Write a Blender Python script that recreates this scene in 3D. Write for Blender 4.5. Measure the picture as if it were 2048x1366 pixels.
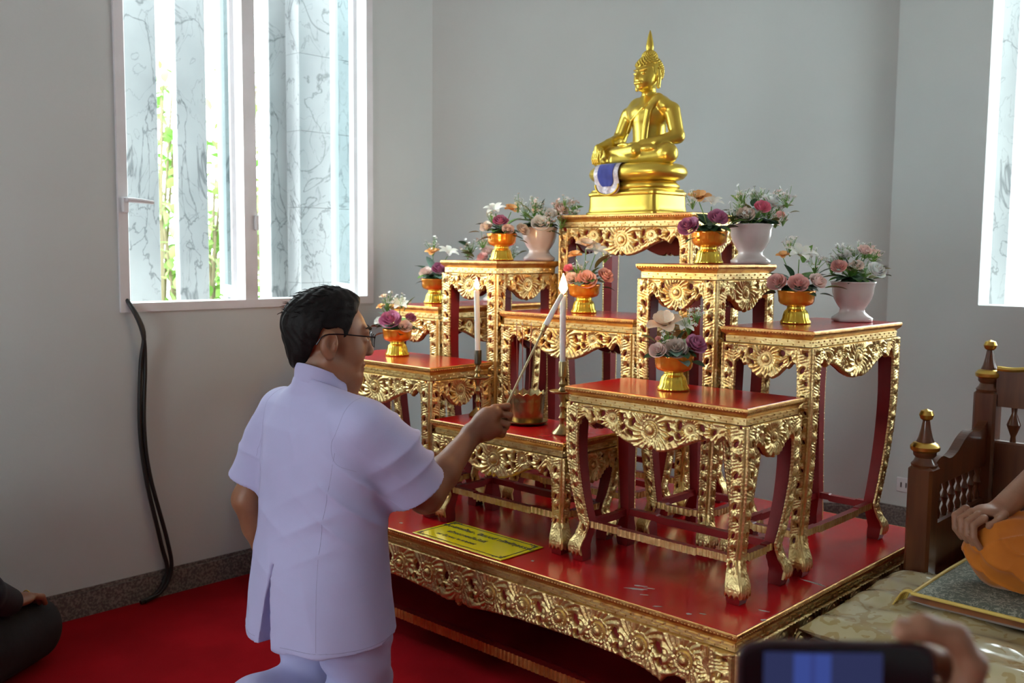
import bpy, math, random
import numpy as np
from mathutils import Vector, Matrix
for _o in list(bpy.data.objects): bpy.data.objects.remove(_o)
SC = bpy.context.scene
COL = SC.collection
PI = math.pi
# ---------------------------------------------------------------- camera
CAM = np.array([2.149, -2.0317, 1.2894]); YAW, PITCH, ROLL, FPX = 0.7574, -0.0897, 0.0091, 1960.14
_F = np.array([-math.sin(YAW)*math.cos(PITCH), math.cos(YAW)*math.cos(PITCH), math.sin(PITCH)])
_R = np.array([math.cos(YAW), math.sin(YAW), 0.0]); _U = np.cross(_R, _F)
CR = _R*math.cos(ROLL) + _U*math.sin(ROLL); CU = -_R*math.sin(ROLL) + _U*math.cos(ROLL)
cam_data = bpy.data.cameras.new('camera'); cam = bpy.data.objects.new('camera', cam_data); COL.objects.link(cam)
cam_data.sensor_width = 36.0; cam_data.lens = FPX/2048*36.0; cam_data.clip_start = 0.05; cam_data.clip_end = 200
cam.matrix_world = Matrix(((CR[0], CU[0], -_F[0], CAM[0]), (CR[1], CU[1], -_F[1], CAM[1]), (CR[2], CU[2], -_F[2], CAM[2]), (0, 0, 0, 1)))
cam_data.dof.use_dof = True; cam_data.dof.focus_distance = 2.75; cam_data.dof.aperture_fstop = 4.0
SC.camera = cam
def ray(u, v): return _F + CR*(u-1024)/FPX - CU*(v-683)/FPX
def px_depth(u, v, d): return CAM + ray(u, v)*d
def on_z(u, v, z): r = ray(u, v); return CAM + r*(z-CAM[2])/r[2]
def on_y(u, v, y): r = ray(u, v); return CAM + r*(y-CAM[1])/r[1]
def on_x(u, v, x): r = ray(u, v); return CAM + r*(x-CAM[0])/r[0]
# ---------------------------------------------------------------- view, world, daylight
SC.view_settings.view_transform = 'Standard'; SC.view_settings.look = 'None'
SC.view_settings.gamma = 1.0; SC.view_settings.use_curve_mapping = False
SC.view_settings.exposure = 0.22
SC.cycles.use_denoising = True
SC.cycles.max_bounces = 8; SC.cycles.diffuse_bounces = 4; SC.cycles.transparent_max_bounces = 12
SC.cycles.sample_clamp_indirect = 6.0; SC.cycles.caustics_reflective = False; SC.cycles.caustics_refractive = False
world = bpy.data.worlds.new('world'); SC.world = world; world.use_nodes = True
_bg = world.node_tree.nodes['Background']; _bg.inputs[0].default_value = (0.87, 0.98, 1.0, 1); _bg.inputs[1].default_value = 10.5
def area(name, loc, target, sx, sy, power, col):
    l = bpy.data.lights.new(name, 'AREA'); l.shape = 'RECTANGLE'; l.size = sx; l.size_y = sy; l.energy = power; l.color = col
    o = bpy.data.objects.new(name, l); COL.objects.link(o); o.location = loc
    o.rotation_euler = (Vector(target)-Vector(loc)).to_track_quat('-Z', 'Y').to_euler(); return o
# daylight through the openings of the walls behind the photographer
area('daylight_front_opening', (0.5, -5.45, 1.5), (0.5, 0, 1.2), 1.2, 1.4, 16, (0.84, 0.94, 1.0))
sun = bpy.data.lights.new('sun', 'SUN'); sun.energy = 3.0; sun.angle = 0.3; sun.color = (1, 0.97, 0.9)
so = bpy.data.objects.new('sun', sun); COL.objects.link(so); so.rotation_euler = (math.radians(35), math.radians(-38), 0)
# ---------------------------------------------------------------- helpers
RNG = random.Random(7)
def tag(o, label=None, cat=None, group=None, kind=None):
    if label: o['label'] = label
    if cat: o['category'] = cat
    if group: o['group'] = group
    if kind: o['kind'] = kind
    return o
def mesh(name, V, F, mat, smooth=True, sharp=35):
    m = bpy.data.meshes.new(name); V = np.asarray(V, dtype=np.float32).reshape(-1, 3)
    if isinstance(F, np.ndarray):
        n, k = F.shape; m.vertices.add(len(V)); m.vertices.foreach_set('co', V.ravel())
        m.loops.add(n*k); m.loops.foreach_set('vertex_index', F.astype(np.int32).ravel())
        m.polygons.add(n); m.polygons.foreach_set('loop_start', np.arange(0, n*k, k, dtype=np.int32))
        m.polygons.foreach_set('loop_total', np.full(n, k, dtype=np.int32)); m.update(calc_edges=True)
    else:
        m.from_pydata([tuple(map(float, v)) for v in V], [], [tuple(map(int, f)) for f in F])
    m.validate()
    if smooth:
        m.polygons.foreach_set('use_smooth', np.ones(len(m.polygons), dtype=bool))
        if sharp: m.set_sharp_from_angle(angle=math.radians(sharp))
    for mm in (mat if isinstance(mat, (list, tuple)) else [mat]): m.materials.append(mm)
    m.update(); return m
def link(name, me, parent=None, loc=None, rz=0.0):
    o = bpy.data.objects.new(name, me); COL.objects.link(o)
    if parent is not None: o.parent = parent
    if loc is not None: o.location = tuple(map(float, loc))
    if rz: o.rotation_euler = (0, 0, rz)
    return o
def ob(name, VF, mat, parent=None, smooth=True, sharp=35, loc=None, rz=0.0):
    return link(name, mesh(name, VF[0], VF[1], mat, smooth, sharp), parent, loc, rz)
def empty(name, loc, rz=0.0):
    o = bpy.data.objects.new(name, None); COL.objects.link(o); o.location = tuple(map(float, loc)); o.rotation_euler = (0, 0, rz)
    o.empty_display_size = 0.05; return o
def copy_tree(o, parent=None):
    c = o.copy(); COL.objects.link(c); c.parent = parent
    for ch in list(o.children): copy_tree(ch, c)
    return c
class MB:
    def __init__(s): s.V = []; s.F = []
    def add(s, V, F):
        n = len(s.V); s.V.extend([tuple(map(float, v)) for v in V]); s.F.extend([tuple(int(i)+n for i in f) for f in F]); return s
    def box(s, x0, x1, y0, y1, z0, z1, M=None):
        V = [(x0,y0,z0),(x1,y0,z0),(x1,y1,z0),(x0,y1,z0),(x0,y0,z1),(x1,y0,z1),(x1,y1,z1),(x0,y1,z1)]
        if M is not None: V = [M @ Vector(v) for v in V]
        return s.add(V, [(0,3,2,1),(4,5,6,7),(0,1,5,4),(1,2,6,5),(2,3,7,6),(3,0,4,7)])
    def get(s): return s.V, s.F
def bbox(x0, x1, y0, y1, z0, z1, b=0.003):
    """box with chamfered edges"""
    V = []; idx = {}
    def vid(p):
        k = tuple(round(c, 6) for c in p)
        if k not in idx: idx[k] = len(V); V.append(k)
        return idx[k]
    c = [(x0+x1)/2, (y0+y1)/2, (z0+z1)/2]; h = [(x1-x0)/2, (y1-y0)/2, (z1-z0)/2]; b = min(b, *[q*0.98 for q in h]); F = []
    def P(sx, sy, sz, ax):
        q = [sx*(h[0]-b), sy*(h[1]-b), sz*(h[2]-b)]; q[ax] = (sx, sy, sz)[ax]*h[ax]
        return vid([c[i]+q[i] for i in range(3)])
    for ax in range(3):
        o = [i for i in range(3) if i != ax]
        for s in (-1, 1):
            quad = []
            for a, d in ((-1,-1),(1,-1),(1,1),(-1,1)):
                t = [0,0,0]; t[ax] = s; t[o[0]] = a; t[o[1]] = d; quad.append(P(*t, ax))
            if (s == 1) == (ax == 1): quad.reverse()
            F.append(quad)
    for ax in range(3):
        o = [i for i in range(3) if i != ax]
        for a in (-1, 1):
            for d in (-1, 1):
                q = []
                for s, axx in ((-1, o[0]), (1, o[0]), (1, o[1]), (-1, o[1])):
                    t = [0,0,0]; t[ax] = s; t[o[0]] = a; t[o[1]] = d; q.append(P(*t, axx))
                F.append(q)
    for sx in (-1,1):
        for sy in (-1,1):
            for sz in (-1,1): F.append([P(sx,sy,sz,0), P(sx,sy,sz,1), P(sx,sy,sz,2)])
    Vn = np.array(V); out = []
    for f in F:
        p = Vn[f]; n = np.cross(p[1]-p[0], p[2]-p[0])
        if n @ (p.mean(0)-np.array(c)) < 0: f = f[::-1]
        out.append(tuple(f))
    return V, out
def lathe(prof, n=32, rip=None, cap=True):
    """prof: list of (r, z); rip(theta, k) -> radius factor"""
    V = []; F = []
    for k, (r, z) in enumerate(prof):
        for i in range(n):
            t = 2*PI*i/n; rr = r*(rip(t, k) if rip else 1.0); V.append((rr*math.cos(t), rr*math.sin(t), z))
    for k in range(len(prof)-1):
        for i in range(n):
            j = (i+1) % n; F.append((k*n+i, k*n+j, (k+1)*n+j, (k+1)*n+i))
    if cap:
        if prof[0][0] > 1e-5: F.append(tuple(range(n))[::-1])
        if prof[-1][0] > 1e-5: F.append(tuple(range((len(prof)-1)*n, len(prof)*n)))
    return V, F
def smooth_path(P, n):
    """Catmull-Rom through points"""
    P = np.asarray(P, float); m = len(P); out = []
    for t in np.linspace(0, m-1-1e-9, n):
        i = int(t); f = t-i; p1, p2 = P[i], P[i+1]; p0 = P[i-1] if i else 2*p1-p2; p3 = P[i+2] if i+2 < m else 2*p2-p1
        out.append(0.5*((2*p1)+(-p0+p2)*f+(2*p0-5*p1+4*p2-p3)*f*f+(-p0+3*p1-3*p2+p3)*f**3))
    return np.array(out)
def tube(P, r, n=10, closed=False, cap=True, flat=1.0, up=(0, 0, 1)):
    P = np.asarray(P, float); m = len(P); r = np.full(m, r) if np.isscalar(r) else np.asarray(r, float)
    V = []; F = []; prev = None
    for i in range(m):
        if closed: t = P[(i+1) % m]-P[i-1]
        else: t = P[min(i+1, m-1)]-P[max(i-1, 0)]
        t = t/(np.linalg.norm(t)+1e-12)
        a = np.array(up, float) if prev is None else prev
        a = a-(a@t)*t
        if np.linalg.norm(a) < 1e-3: a = np.array((1.0, 0.3, 0.2)); a = a-(a@t)*t
        a /= np.linalg.norm(a); b = np.cross(t, a); prev = a
        for k in range(n):
            q = 2*PI*k/n; V.append(P[i]+r[i]*(math.cos(q)*a*flat+math.sin(q)*b))
    mm = m if closed else m-1
    for i in range(mm):
        i2 = (i+1) % m
        for k in range(n):
            k2 = (k+1) % n; F.append((i*n+k, i*n+k2, i2*n+k2, i2*n+k))
    if cap and not closed: F.append(tuple(range(n))[::-1]); F.append(tuple(range((m-1)*n, m*n)))
    return V, F
def hfield(S, H, u0, u1, v0, v1, res, back=0.006):
    """carved panel facing -Y: S(u,v)>0 is wood, H is relief height; returns verts (u, -H, v), quads"""
    nu = max(3, int(round((u1-u0)/res))+1); nv = max(3, int(round((v1-v0)/res))+1)
    u = np.linspace(u0, u1, nu); v = np.linspace(v0, v1, nv); U, Vv = np.meshgrid(u, v, indexing='ij')
    s = S(U, Vv); du = u[1]-u[0]; dv = v[1]-v[0]
    gu, gv = np.gradient(s, du, dv); g2 = gu*gu+gv*gv+1e-9
    cs = (s[:-1,:-1]+s[1:,:-1]+s[1:,1:]+s[:-1,1:])/4; mx = np.maximum(np.maximum(s[:-1,:-1], s[1:,:-1]), np.maximum(s[1:,1:], s[:-1,1:]))
    keep = (cs > -0.15*res) & (mx > 0)
    mv = np.where(s < 0, -s/g2, 0.0); lim = 1.1*res
    dU = np.clip(mv*gu, -lim, lim); dV = np.clip(mv*gv, -lim, lim)
    U2 = U+dU; V2 = Vv+dV; h = H(U2, V2); s2 = np.maximum(s, 0)
    h = h*np.clip(0.35+s2/0.004, 0, 1)
    idx = np.arange(nu*nv).reshape(nu, nv)
    Q = np.stack([idx[:-1,:-1], idx[1:,:-1], idx[1:,1:], idx[:-1,1:]], -1)[keep]
    P = np.stack([U2, -h, V2], -1).reshape(-1, 3)
    E = np.concatenate([Q[:, [0,1]], Q[:, [1,2]], Q[:, [2,3]], Q[:, [3,0]]])
    key = E.min(1).astype(np.int64)*(nu*nv)+E.max(1); _, inv, cnt = np.unique(key, return_inverse=True, return_counts=True)
    B = E[cnt[inv] == 1]; n0 = len(P); bp = P.copy(); bp[:, 1] = back
    P = np.concatenate([P, bp]); SK = np.stack([B[:,1], B[:,0], B[:,0]+n0, B[:,1]+n0], -1)
    Q = np.concatenate([Q, SK]); used = np.unique(Q); rm = np.full(len(P), -1); rm[used] = np.arange(len(used))
    return P[used], rm[Q]
# ---- implicit surfaces (one continuous skin), polygonised with surface nets
class Field:
    def __init__(s, lo, hi, res):
        s.lo = np.array(lo, float); s.res = res; s.n = np.ceil((np.array(hi)-s.lo)/res).astype(int)+1
        s.d = np.full(tuple(s.n), 0.2, dtype=np.float32)
        s.ax = [s.lo[i]+res*np.arange(s.n[i]) for i in range(3)]
    def sub(s, a, b, pad):
        i0 = np.clip(np.floor((np.minimum(a, b)-pad-s.lo)/s.res).astype(int), 0, s.n); i1 = np.clip(np.ceil((np.maximum(a, b)+pad-s.lo)/s.res).astype(int)+1, 0, s.n)
        sl = tuple(slice(i0[k], i1[k]) for k in range(3))
        g = np.meshgrid(*[s.ax[k][sl[k]] for k in range(3)], indexing='ij', sparse=True)
        return sl, g
    def comb(s, sl, d, k, op):
        if d.size == 0: return
        e = s.d[sl]; d = d.astype(np.float32)
        if op == 'cut': d = -d; k2 = max(k, 1e-5); h = np.clip(k2-np.abs(e-d), 0, None)/k2; s.d[sl] = np.maximum(e, d)+h*h*k2*0.25
        else:
            k2 = max(k, 1e-5); h = np.clip(k2-np.abs(e-d), 0, None)/k2; s.d[sl] = np.minimum(e, d)-h*h*k2*0.25
    def cone(s, a, b, ra, rb, k=0.01, op='add'):
        a = np.array(a, float); b = np.array(b, float); sl, (x, y, z) = s.sub(a, b, max(ra, rb)+k+0.03)
        ab = b-a; L2 = ab@ab+1e-12
        t = np.clip(((x-a[0])*ab[0]+(y-a[1])*ab[1]+(z-a[2])*ab[2])/L2, 0, 1)
        d = np.sqrt((x-a[0]-t*ab[0])**2+(y-a[1]-t*ab[1])**2+(z-a[2]-t*ab[2])**2)-(ra+(rb-ra)*t)
        s.comb(sl, d, k, op); return s
    def path(s, P, R, k=0.01, op='add'):
        for i in range(len(P)-1): s.cone(P[i], P[i+1], R[i], R[i+1], k, op)
        return s
    def ell(s, c, r, k=0.01, M=None, op='add'):
        c = np.array(c, float); r = np.array(r, float); m = r.max(); sl, (x, y, z) = s.sub(c-m, c+m, k+0.03)
        x = x-c[0]; y = y-c[1]; z = z-c[2]
        if M is not None:
            M = np.array(M); x, y, z = (M[0,0]*x+M[1,0]*y+M[2,0]*z, M[0,1]*x+M[1,1]*y+M[2,1]*z, M[0,2]*x+M[1,2]*y+M[2,2]*z)
        k0 = np.sqrt((x/r[0])**2+(y/r[1])**2+(z/r[2])**2); k1 = np.sqrt((x/r[0]**2)**2+(y/r[1]**2)**2+(z/r[2]**2)**2)+1e-9
        s.comb(sl, k0*(k0-1)/k1, k, op); return s
    def func(s, f, lo, hi, k=0.005, op='add'):
        sl, (x, y, z) = s.sub(np.array(lo, float), np.array(hi, float), 0.0)
        s.comb(sl, np.broadcast_to(f(x, y, z), np.broadcast_shapes(x.shape, y.shape, z.shape)), k, op); return s
    def mesh(s):
        d = s.d; nx, ny, nz = d.shape; neg = d < 0
        c = neg[:-1,:-1,:-1].astype(np.int8)
        for i in (0,1):
            for j in (0,1):
                for k in (0,1):
                    if i+j+k: c = c+neg[i:nx-1+i, j:ny-1+j, k:nz-1+k]
        act = np.argwhere((c > 0) & (c < 8)); m = len(act); vid = -np.ones((nx-1, ny-1, nz-1), dtype=np.int32); vid[tuple(act.T)] = np.arange(m)
        P = np.zeros((m, 3)); W = np.zeros(m)
        co = np.array([(i,j,k) for i in (0,1) for j in (0,1) for k in (0,1)])
        vals = np.stack([d[act[:,0]+q[0], act[:,1]+q[1], act[:,2]+q[2]] for q in co], 1)
        for a in range(8):
            for b in range(a+1, 8):
                if np.abs(co[a]-co[b]).sum() == 1:
                    va, vb = vals[:,a], vals[:,b]; x = (va < 0) != (vb < 0); t = np.where(x, va/np.where(va == vb, 1, va-vb), 0)
                    P += np.where(x[:,None], co[a]+(co[b]-co[a])*t[:,None], 0); W += x
        P = act+P/W[:,None]; V = s.lo+P*s.res; F = []
        for ax in range(3):
            sl0 = [slice(None)]*3; sl1 = [slice(None)]*3; sl0[ax] = slice(0, -1); sl1[ax] = slice(1, None)
            n0 = neg[tuple(sl0)]; n1 = neg[tuple(sl1)]; o = [(ax+1) % 3, (ax+2) % 3]
            e = np.argwhere(n0 != n1); ok = (e[:,o[0]] > 0) & (e[:,o[1]] > 0) & (e[:,o[0]] < d.shape[o[0]]-1) & (e[:,o[1]] < d.shape[o[1]]-1); e = e[ok]
            fl = n0[tuple(e.T)]
            def g(da, db):
                q = e.copy(); q[:,o[0]] += da; q[:,o[1]] += db; return vid[tuple(q.T)]
            Q = np.stack([g(-1,-1), g(0,-1), g(0,0), g(-1,0)], 1); Q[~fl] = Q[~fl][:, ::-1]; F.append(Q)
        F = np.concatenate(F); F = F[(F >= 0).all(1)]; return V, F
# ---------------------------------------------------------------- materials
def mat(name, col, rough=0.5, metal=0.0, col2=None, scale=8.0, lo=0.4, hi=0.6, bump=0.0, bscale=None, coat=0.0, detail=4, sss=0.0, trans=0.0, ior=1.45, sheen=0.0, rvar=0.0, stretch=None, alpha=None):
    m = bpy.data.materials.new(name); m.use_nodes = True; nt = m.node_tree; b = nt.nodes['Principled BSDF']
    b.inputs['Base Color'].default_value = (*col, 1); b.inputs['Roughness'].default_value = rough; b.inputs['Metallic'].default_value = metal
    b.inputs['Coat Weight'].default_value = coat; b.inputs['Coat Roughness'].default_value = 0.08; b.inputs['IOR'].default_value = ior
    b.inputs['Transmission Weight'].default_value = trans; b.inputs['Sheen Weight'].default_value = sheen
    if sss: b.inputs['Subsurface Weight'].default_value = sss; b.inputs['Subsurface Radius'].default_value = (0.012, 0.005, 0.003); b.inputs['Subsurface Scale'].default_value = 0.6
    N = nt.nodes; L = nt.links; tc = N.new('ShaderNodeTexCoord'); src = tc.outputs['Object']
    if stretch:
        mp = N.new('ShaderNodeMapping'); mp.inputs['Scale'].default_value = stretch; L.new(src, mp.inputs['Vector']); src = mp.outputs['Vector']
    if col2 is not None:
        nz = N.new('ShaderNodeTexNoise'); nz.inputs['Scale'].default_value = scale; nz.inputs['Detail'].default_value = detail; L.new(src, nz.inputs['Vector'])
        cr = N.new('ShaderNodeValToRGB'); cr.color_ramp.elements[0].position = lo; cr.color_ramp.elements[1].position = hi
        cr.color_ramp.elements[0].color = (*col, 1); cr.color_ramp.elements[1].color = (*col2, 1)
        L.new(nz.outputs['Fac'], cr.inputs['Fac']); L.new(cr.outputs['Color'], b.inputs['Base Color'])
        if rvar:
            mr = N.new('ShaderNodeMapRange'); mr.inputs['To Min'].default_value = rough; mr.inputs['To Max'].default_value = rough+rvar
            L.new(nz.outputs['Fac'], mr.inputs['Value']); L.new(mr.outputs['Result'], b.inputs['Roughness'])
    if bump:
        n2 = N.new('ShaderNodeTexNoise'); n2.inputs['Scale'].default_value = bscale or scale*4; n2.inputs['Detail'].default_value = 5; L.new(src, n2.inputs['Vector'])
        bp = N.new('ShaderNodeBump'); bp.inputs['Strength'].default_value = bump; bp.inputs['Distance'].default_value = 0.004
        L.new(n2.outputs['Fac'], bp.inputs['Height']); L.new(bp.outputs['Normal'], b.inputs['Normal'])
    return m
def emit(name, col, s):
    m = bpy.data.materials.new(name); m.use_nodes = True; nt = m.node_tree; nt.nodes.clear()
    e = nt.nodes.new('ShaderNodeEmission'); e.inputs[0].default_value = (*col, 1); e.inputs[1].default_value = s
    o = nt.nodes.new('ShaderNodeOutputMaterial'); nt.links.new(e.outputs[0], o.inputs[0]); return m
M = {}
M['wall'] = mat('painted_wall', (0.585, 0.62, 0.605), 0.75, col2=(0.54, 0.57, 0.555), scale=1.3, lo=0.35, hi=0.7, bump=0.12, bscale=60)
M['ceiling'] = mat('ceiling_paint', (0.62, 0.62, 0.61), 0.8, col2=(0.58, 0.58, 0.57), scale=2)
M['granite'] = mat('granite_skirting', (0.10, 0.088, 0.082), 0.5, col2=(0.24, 0.21, 0.19), scale=110, lo=0.42, hi=0.62, detail=3)
M['carpet'] = mat('red_carpet', (0.33, 0.005, 0.010), 0.95, col2=(0.27, 0.004, 0.008), scale=4, bump=0.6, bscale=420)
M['carpet'].node_tree.nodes['Principled BSDF'].inputs['Specular IOR Level'].default_value = 0.08
M['gold'] = mat('gilded_carving', (0.78, 0.60, 0.275), 0.32, 1.0, col2=(0.55, 0.31, 0.11), scale=22, lo=0.5, hi=0.75, bump=0.35, bscale=190, rvar=0.2)
M['gold2'] = mat('worn_gilded_moulding', (0.60, 0.30, 0.10), 0.36, 1.0, col2=(0.72, 0.46, 0.16), scale=30, lo=0.4, hi=0.65, bump=0.4, bscale=200)
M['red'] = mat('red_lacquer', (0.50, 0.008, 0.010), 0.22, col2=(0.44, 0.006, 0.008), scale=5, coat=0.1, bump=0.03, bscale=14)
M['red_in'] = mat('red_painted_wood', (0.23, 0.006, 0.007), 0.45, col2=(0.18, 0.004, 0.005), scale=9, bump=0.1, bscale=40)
M['white_frame'] = mat('white_frame_paint', (0.72, 0.71, 0.73), 0.4, col2=(0.66, 0.65, 0.66), scale=6)
# ================================================================ the room
XL, YC, XC, YR = -1.257, 1.025, 0.232, 2.605      # left wall, chamfer ends, right wall
ZC = 3.0; YF, XS = -5.4, 5.9; T = 0.14
WB, WT = 1.067, 2.62                               # window sill and head heights
def wall_y(x0, x1, ya, yb, holes):
    """wall running along y with window holes (y0,y1,z0,z1)"""
    b = MB(); y = ya
    for (h0, h1, z0, z1) in holes:
        b.box(x0, x1, y, h0, 0, ZC); b.box(x0, x1, h0, h1, 0, z0); b.box(x0, x1, h0, h1, z1, ZC); y = h1
    b.box(x0, x1, y, yb, 0, ZC); return b.get()
def wall_x(y0, y1, xa, xb, holes):
    V, F = wall_y(y0, y1, xa, xb, holes); return [(v[1], v[0], v[2]) for v in V], [f[::-1] for f in F]
def S(name, VF, m, **k): return tag(ob(name, VF, m, smooth=False, **k), kind='structure')
S('floor', MB().box(-1.5, 6.1, -5.6, 2.8, -0.1, 0.0).get(), M['carpet'])
S('ceiling', MB().box(-1.5, 6.1, -5.6, 2.8, ZC, ZC+0.1).get(), M['ceiling'])
W1 = (-0.45, 0.66); W2 = (-3.9, -2.8)
S('wall_left', wall_y(XL-T, XL, YF-0.15, YC, [(W2[0], W2[1], WB+.01, WT), (W1[0], W1[1], WB+.01, WT)]), M['wall'])
_d = Vector((XC-XL, YR-YC, 0)); _len = _d.length; _a = math.atan2(_d.y, _d.x)
S('wall_back', MB().box(-0.06, _len+0.06, 0, T, 0, ZC).get(), M['wall'], loc=(XL, YC, 0), rz=_a)
W3 = (0.645, 1.75)
S('wall_right', wall_x(YR, YR+T, XC, XS+.15, [(W3[0], W3[1], WB+.01, WT), (2.9, 4.0, WB+.01, WT)]), M['wall'])
S('wall_front', wall_x(YF-.15, YF, XL-T, XS+.15, [(-0.1, 1.1, .8, 2.2)]), M['wall'])
S('wall_side', wall_y(XS, XS+.15, YF-0.15, YR+T, []), M['wall'])
hb = 0.087
S('baseboard_left', MB().box(XL, XL+.014, YF, YC, 0, hb).box(XL, XL+.007, YF, YC, hb, hb+.012).get(), M['granite'])
S('baseboard_back', MB().box(0, _len, -.014, 0, 0, hb).box(0, _len, -.007, 0, hb, hb+.012).get(), M['granite'], loc=(XL, YC, 0), rz=_a)
S('baseboard_right', MB().box(XC, XS, YR-.014, YR, 0, hb).box(XC, XS, YR-.007, YR, hb, hb+.012).get(), M['granite'])
# thin clear glass
def glass_mat():
    m = bpy.data.materials.new('window_glass'); m.use_nodes = True; nt = m.node_tree; nt.nodes.clear()
    t = nt.nodes.new('ShaderNodeBsdfTransparent'); t.inputs[0].default_value = (0.86, 0.92, 0.93, 1)
    g = nt.nodes.new('ShaderNodeBsdfGlossy'); g.inputs['Roughness'].default_value = 0.02
    mx = nt.nodes.new('ShaderNodeMixShader'); o = nt.nodes.new('ShaderNodeOutputMaterial')
    mx.inputs[0].default_value = 0.06; nt.links.new(t.outputs[0], mx.inputs[1]); nt.links.new(g.outputs[0], mx.inputs[2]); nt.links.new(mx.outputs[0], o.inputs[0]); return m
M['glass'] = glass_mat()
def window(name, y0, y1, place, th=114, full=True):
    """two-light casement; local frame: +Y along the wall, -X is outdoors. place = (loc, rz)"""
    e = empty(name, place[0], place[1]); tag(e, kind='structure')
    b = MB(); b.box(-.10, .012, y0-.012, y0+.022, WB, WT+.02).box(-.10, .012, y1-.022, y1+.012, WB, WT+.02)
    b.box(-.10, .012, y0+.022, y1-.022, WB, WB+.032).box(-.10, .012, y0+.022, y1-.022, WT-.02, WT+.02)
    ym = (y0+y1)/2-.035; b.box(-.09, .006, ym-.028, ym+.028, WB+.032, WT-.02)
    ob('window_frame', b.get(), M['white_frame'], e, smooth=False)
    for h in (ym-.03, y1-.024):
        L = (ym-.03)-(y0+.024); t = math.radians(180-th)
        s = empty('sash', (-.055, h, WB+.035), 0); s.parent = e; s.rotation_euler = (0, 0, -math.radians(th))
        hh = WT-WB-.06; f = 0.042
        sb = MB().box(-.014, .014, -L, -L+f, 0, hh).box(-.014, .014, -f, 0, 0, hh).box(-.014, .014, -L+f, -f, 0, f).box(-.014, .014, -L+f, -f, hh-f, hh)
        ob('sash_frame', sb.get(), M['white_frame'], s, smooth=False)
        ob('pane', MB().box(-.003, .003, -L+f-.004, -f+.004, f-.004, hh-f+.004).get(), M['glass'], s, smooth=False)
    # lever handle on the near jamb, catch on the mullion
    hd = ob('window_handle', bbox(.012, .03, y0-.004, y0+.02, 1.42, 1.475, .004), M['white_frame'], e)
    ob('lever', tube([(.024, y0+.01, 1.462), (.04, y0+.012, 1.464), (.048, y0+.05, 1.462), (.048, y0+.10, 1.458)], [.008, .009, .009, .007], 8), M['white_frame'], hd)
    ob('catch', bbox(.006, .02, ym+.012, ym+.03, 1.37, 1.43, .004), M['white_frame'], e)
    return e
window('window_1', W1[0], W1[1], ((XL, 0, 0), 0))
window('window_2', W2[0], W2[1], ((XL, 0, 0), 0))
window('window_3', -W3[1], -W3[0], ((0, YR, 0), -PI/2), th=60)
window('window_4', -4.0, -2.9, ((0, YR, 0), -PI/2), th=60)
# ---- outdoors: marble fins, a pillar, shrubs
def marble():
    m = mat('grey_veined_marble', (0.60, 0.62, 0.64), 0.45); nt = m.node_tree; N = nt.nodes; L = nt.links; b = N['Principled BSDF']
    tc = N.new('ShaderNodeTexCoord'); mp = N.new('ShaderNodeMapping'); mp.inputs['Scale'].default_value = (1, 1, 0.62); mp.inputs['Rotation'].default_value = (0.5, 0.3, 0.2)
    L.new(tc.outputs['Object'], mp.inputs['Vector'])
    def vein(sc, dist, w, off):
        n = N.new('ShaderNodeTexNoise'); n.inputs['Scale'].default_value = sc; n.inputs['Detail'].default_value = 6; n.inputs['Distortion'].default_value = dist; L.new(mp.outputs['Vector'], n.inputs['Vector'])
        r = N.new('ShaderNodeValToRGB'); e = r.color_ramp.elements; e[0].position = off-w; e[0].color = (1, 1, 1, 1); e[1].position = off+w; e[1].color = (1, 1, 1, 1); k = e.new(off); k.color = (.12, .13, .15, 1); L.new(n.outputs['Fac'], r.inputs['Fac']); return r
    r1 = vein(3.4, 1.6, .016, .5); r2 = vein(7.5, 1.2, .012, .47)
    n2 = N.new('ShaderNodeTexNoise'); n2.inputs['Scale'].default_value = 2.0; n2.inputs['Detail'].default_value = 4; L.new(tc.outputs['Object'], n2.inputs['Vector'])
    r3 = N.new('ShaderNodeValToRGB'); r3.color_ramp.elements[0].position = .35; r3.color_ramp.elements[1].position = .65; r3.color_ramp.elements[0].color = (.22, .23, .24, 1); r3.color_ramp.elements[1].color = (.31, .32, .325, 1); L.new(n2.outputs['Fac'], r3.inputs['Fac'])
    def mul(A, B, f):
        m_ = N.new('ShaderNodeMix'); m_.data_type = 'RGBA'; m_.blend_type = 'MULTIPLY'; m_.inputs['Factor'].default_value = f; L.new(A, m_.inputs['A']); L.new(B, m_.inputs['B']); return m_.outputs['Result']
    L.new(mul(mul(r3.outputs['Color'], r1.outputs['Color'], .62), r2.outputs['Color'], .38), b.inputs['Base Color']); return m
M['marble'] = marble()
FX = -1.95
fn = ['with the darkest veins', 'next to the open near casement', 'behind the mullion', 'just before the broad pillar', 'beyond the broad pillar']
fin_mesh = mesh('marble_fin', *bbox(-.02, .02, -.072, .072, -0.3, 3.3, .003), M['marble'])
for i, px in enumerate((285, 385, 478, 566, 728)):
    tag(link('marble_fin', fin_mesh, None, (FX, on_x(px, 300, FX+.02)[1], 0), PI*(i % 2)), 'tall grey veined marble fin outside the left window, '+fn[i], 'fin', 'marble fins outside the left window')
for i, (x, q) in enumerate(((0.57, 'nearest its jamb'), (0.85, 'second from its jamb'), (1.13, 'third from its jamb'))):
    tag(link('marble_fin', fin_mesh, None, (x, 3.0, 0), PI/2), 'tall pale marble fin outside the window beyond the bench, '+q, 'fin', 'marble fins outside the right window')
pil = empty('marble_pillar', (-2.0, on_x(652, 300, -1.82)[1], -.3)); tag(pil, 'broad white marble-clad pillar outside the left window', 'pillar')
for k in range(10):
    ob('marble_panel', bbox(-.18, .18, -.15, .15, k*.36, k*.36+.359, .001), M['marble'], pil)
M['leaf_out'] = mat('shrub_leaf', (0.12, 0.27, 0.04), 0.5, col2=(0.26, 0.40, 0.10), scale=3, lo=0.4, hi=0.6)
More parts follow.
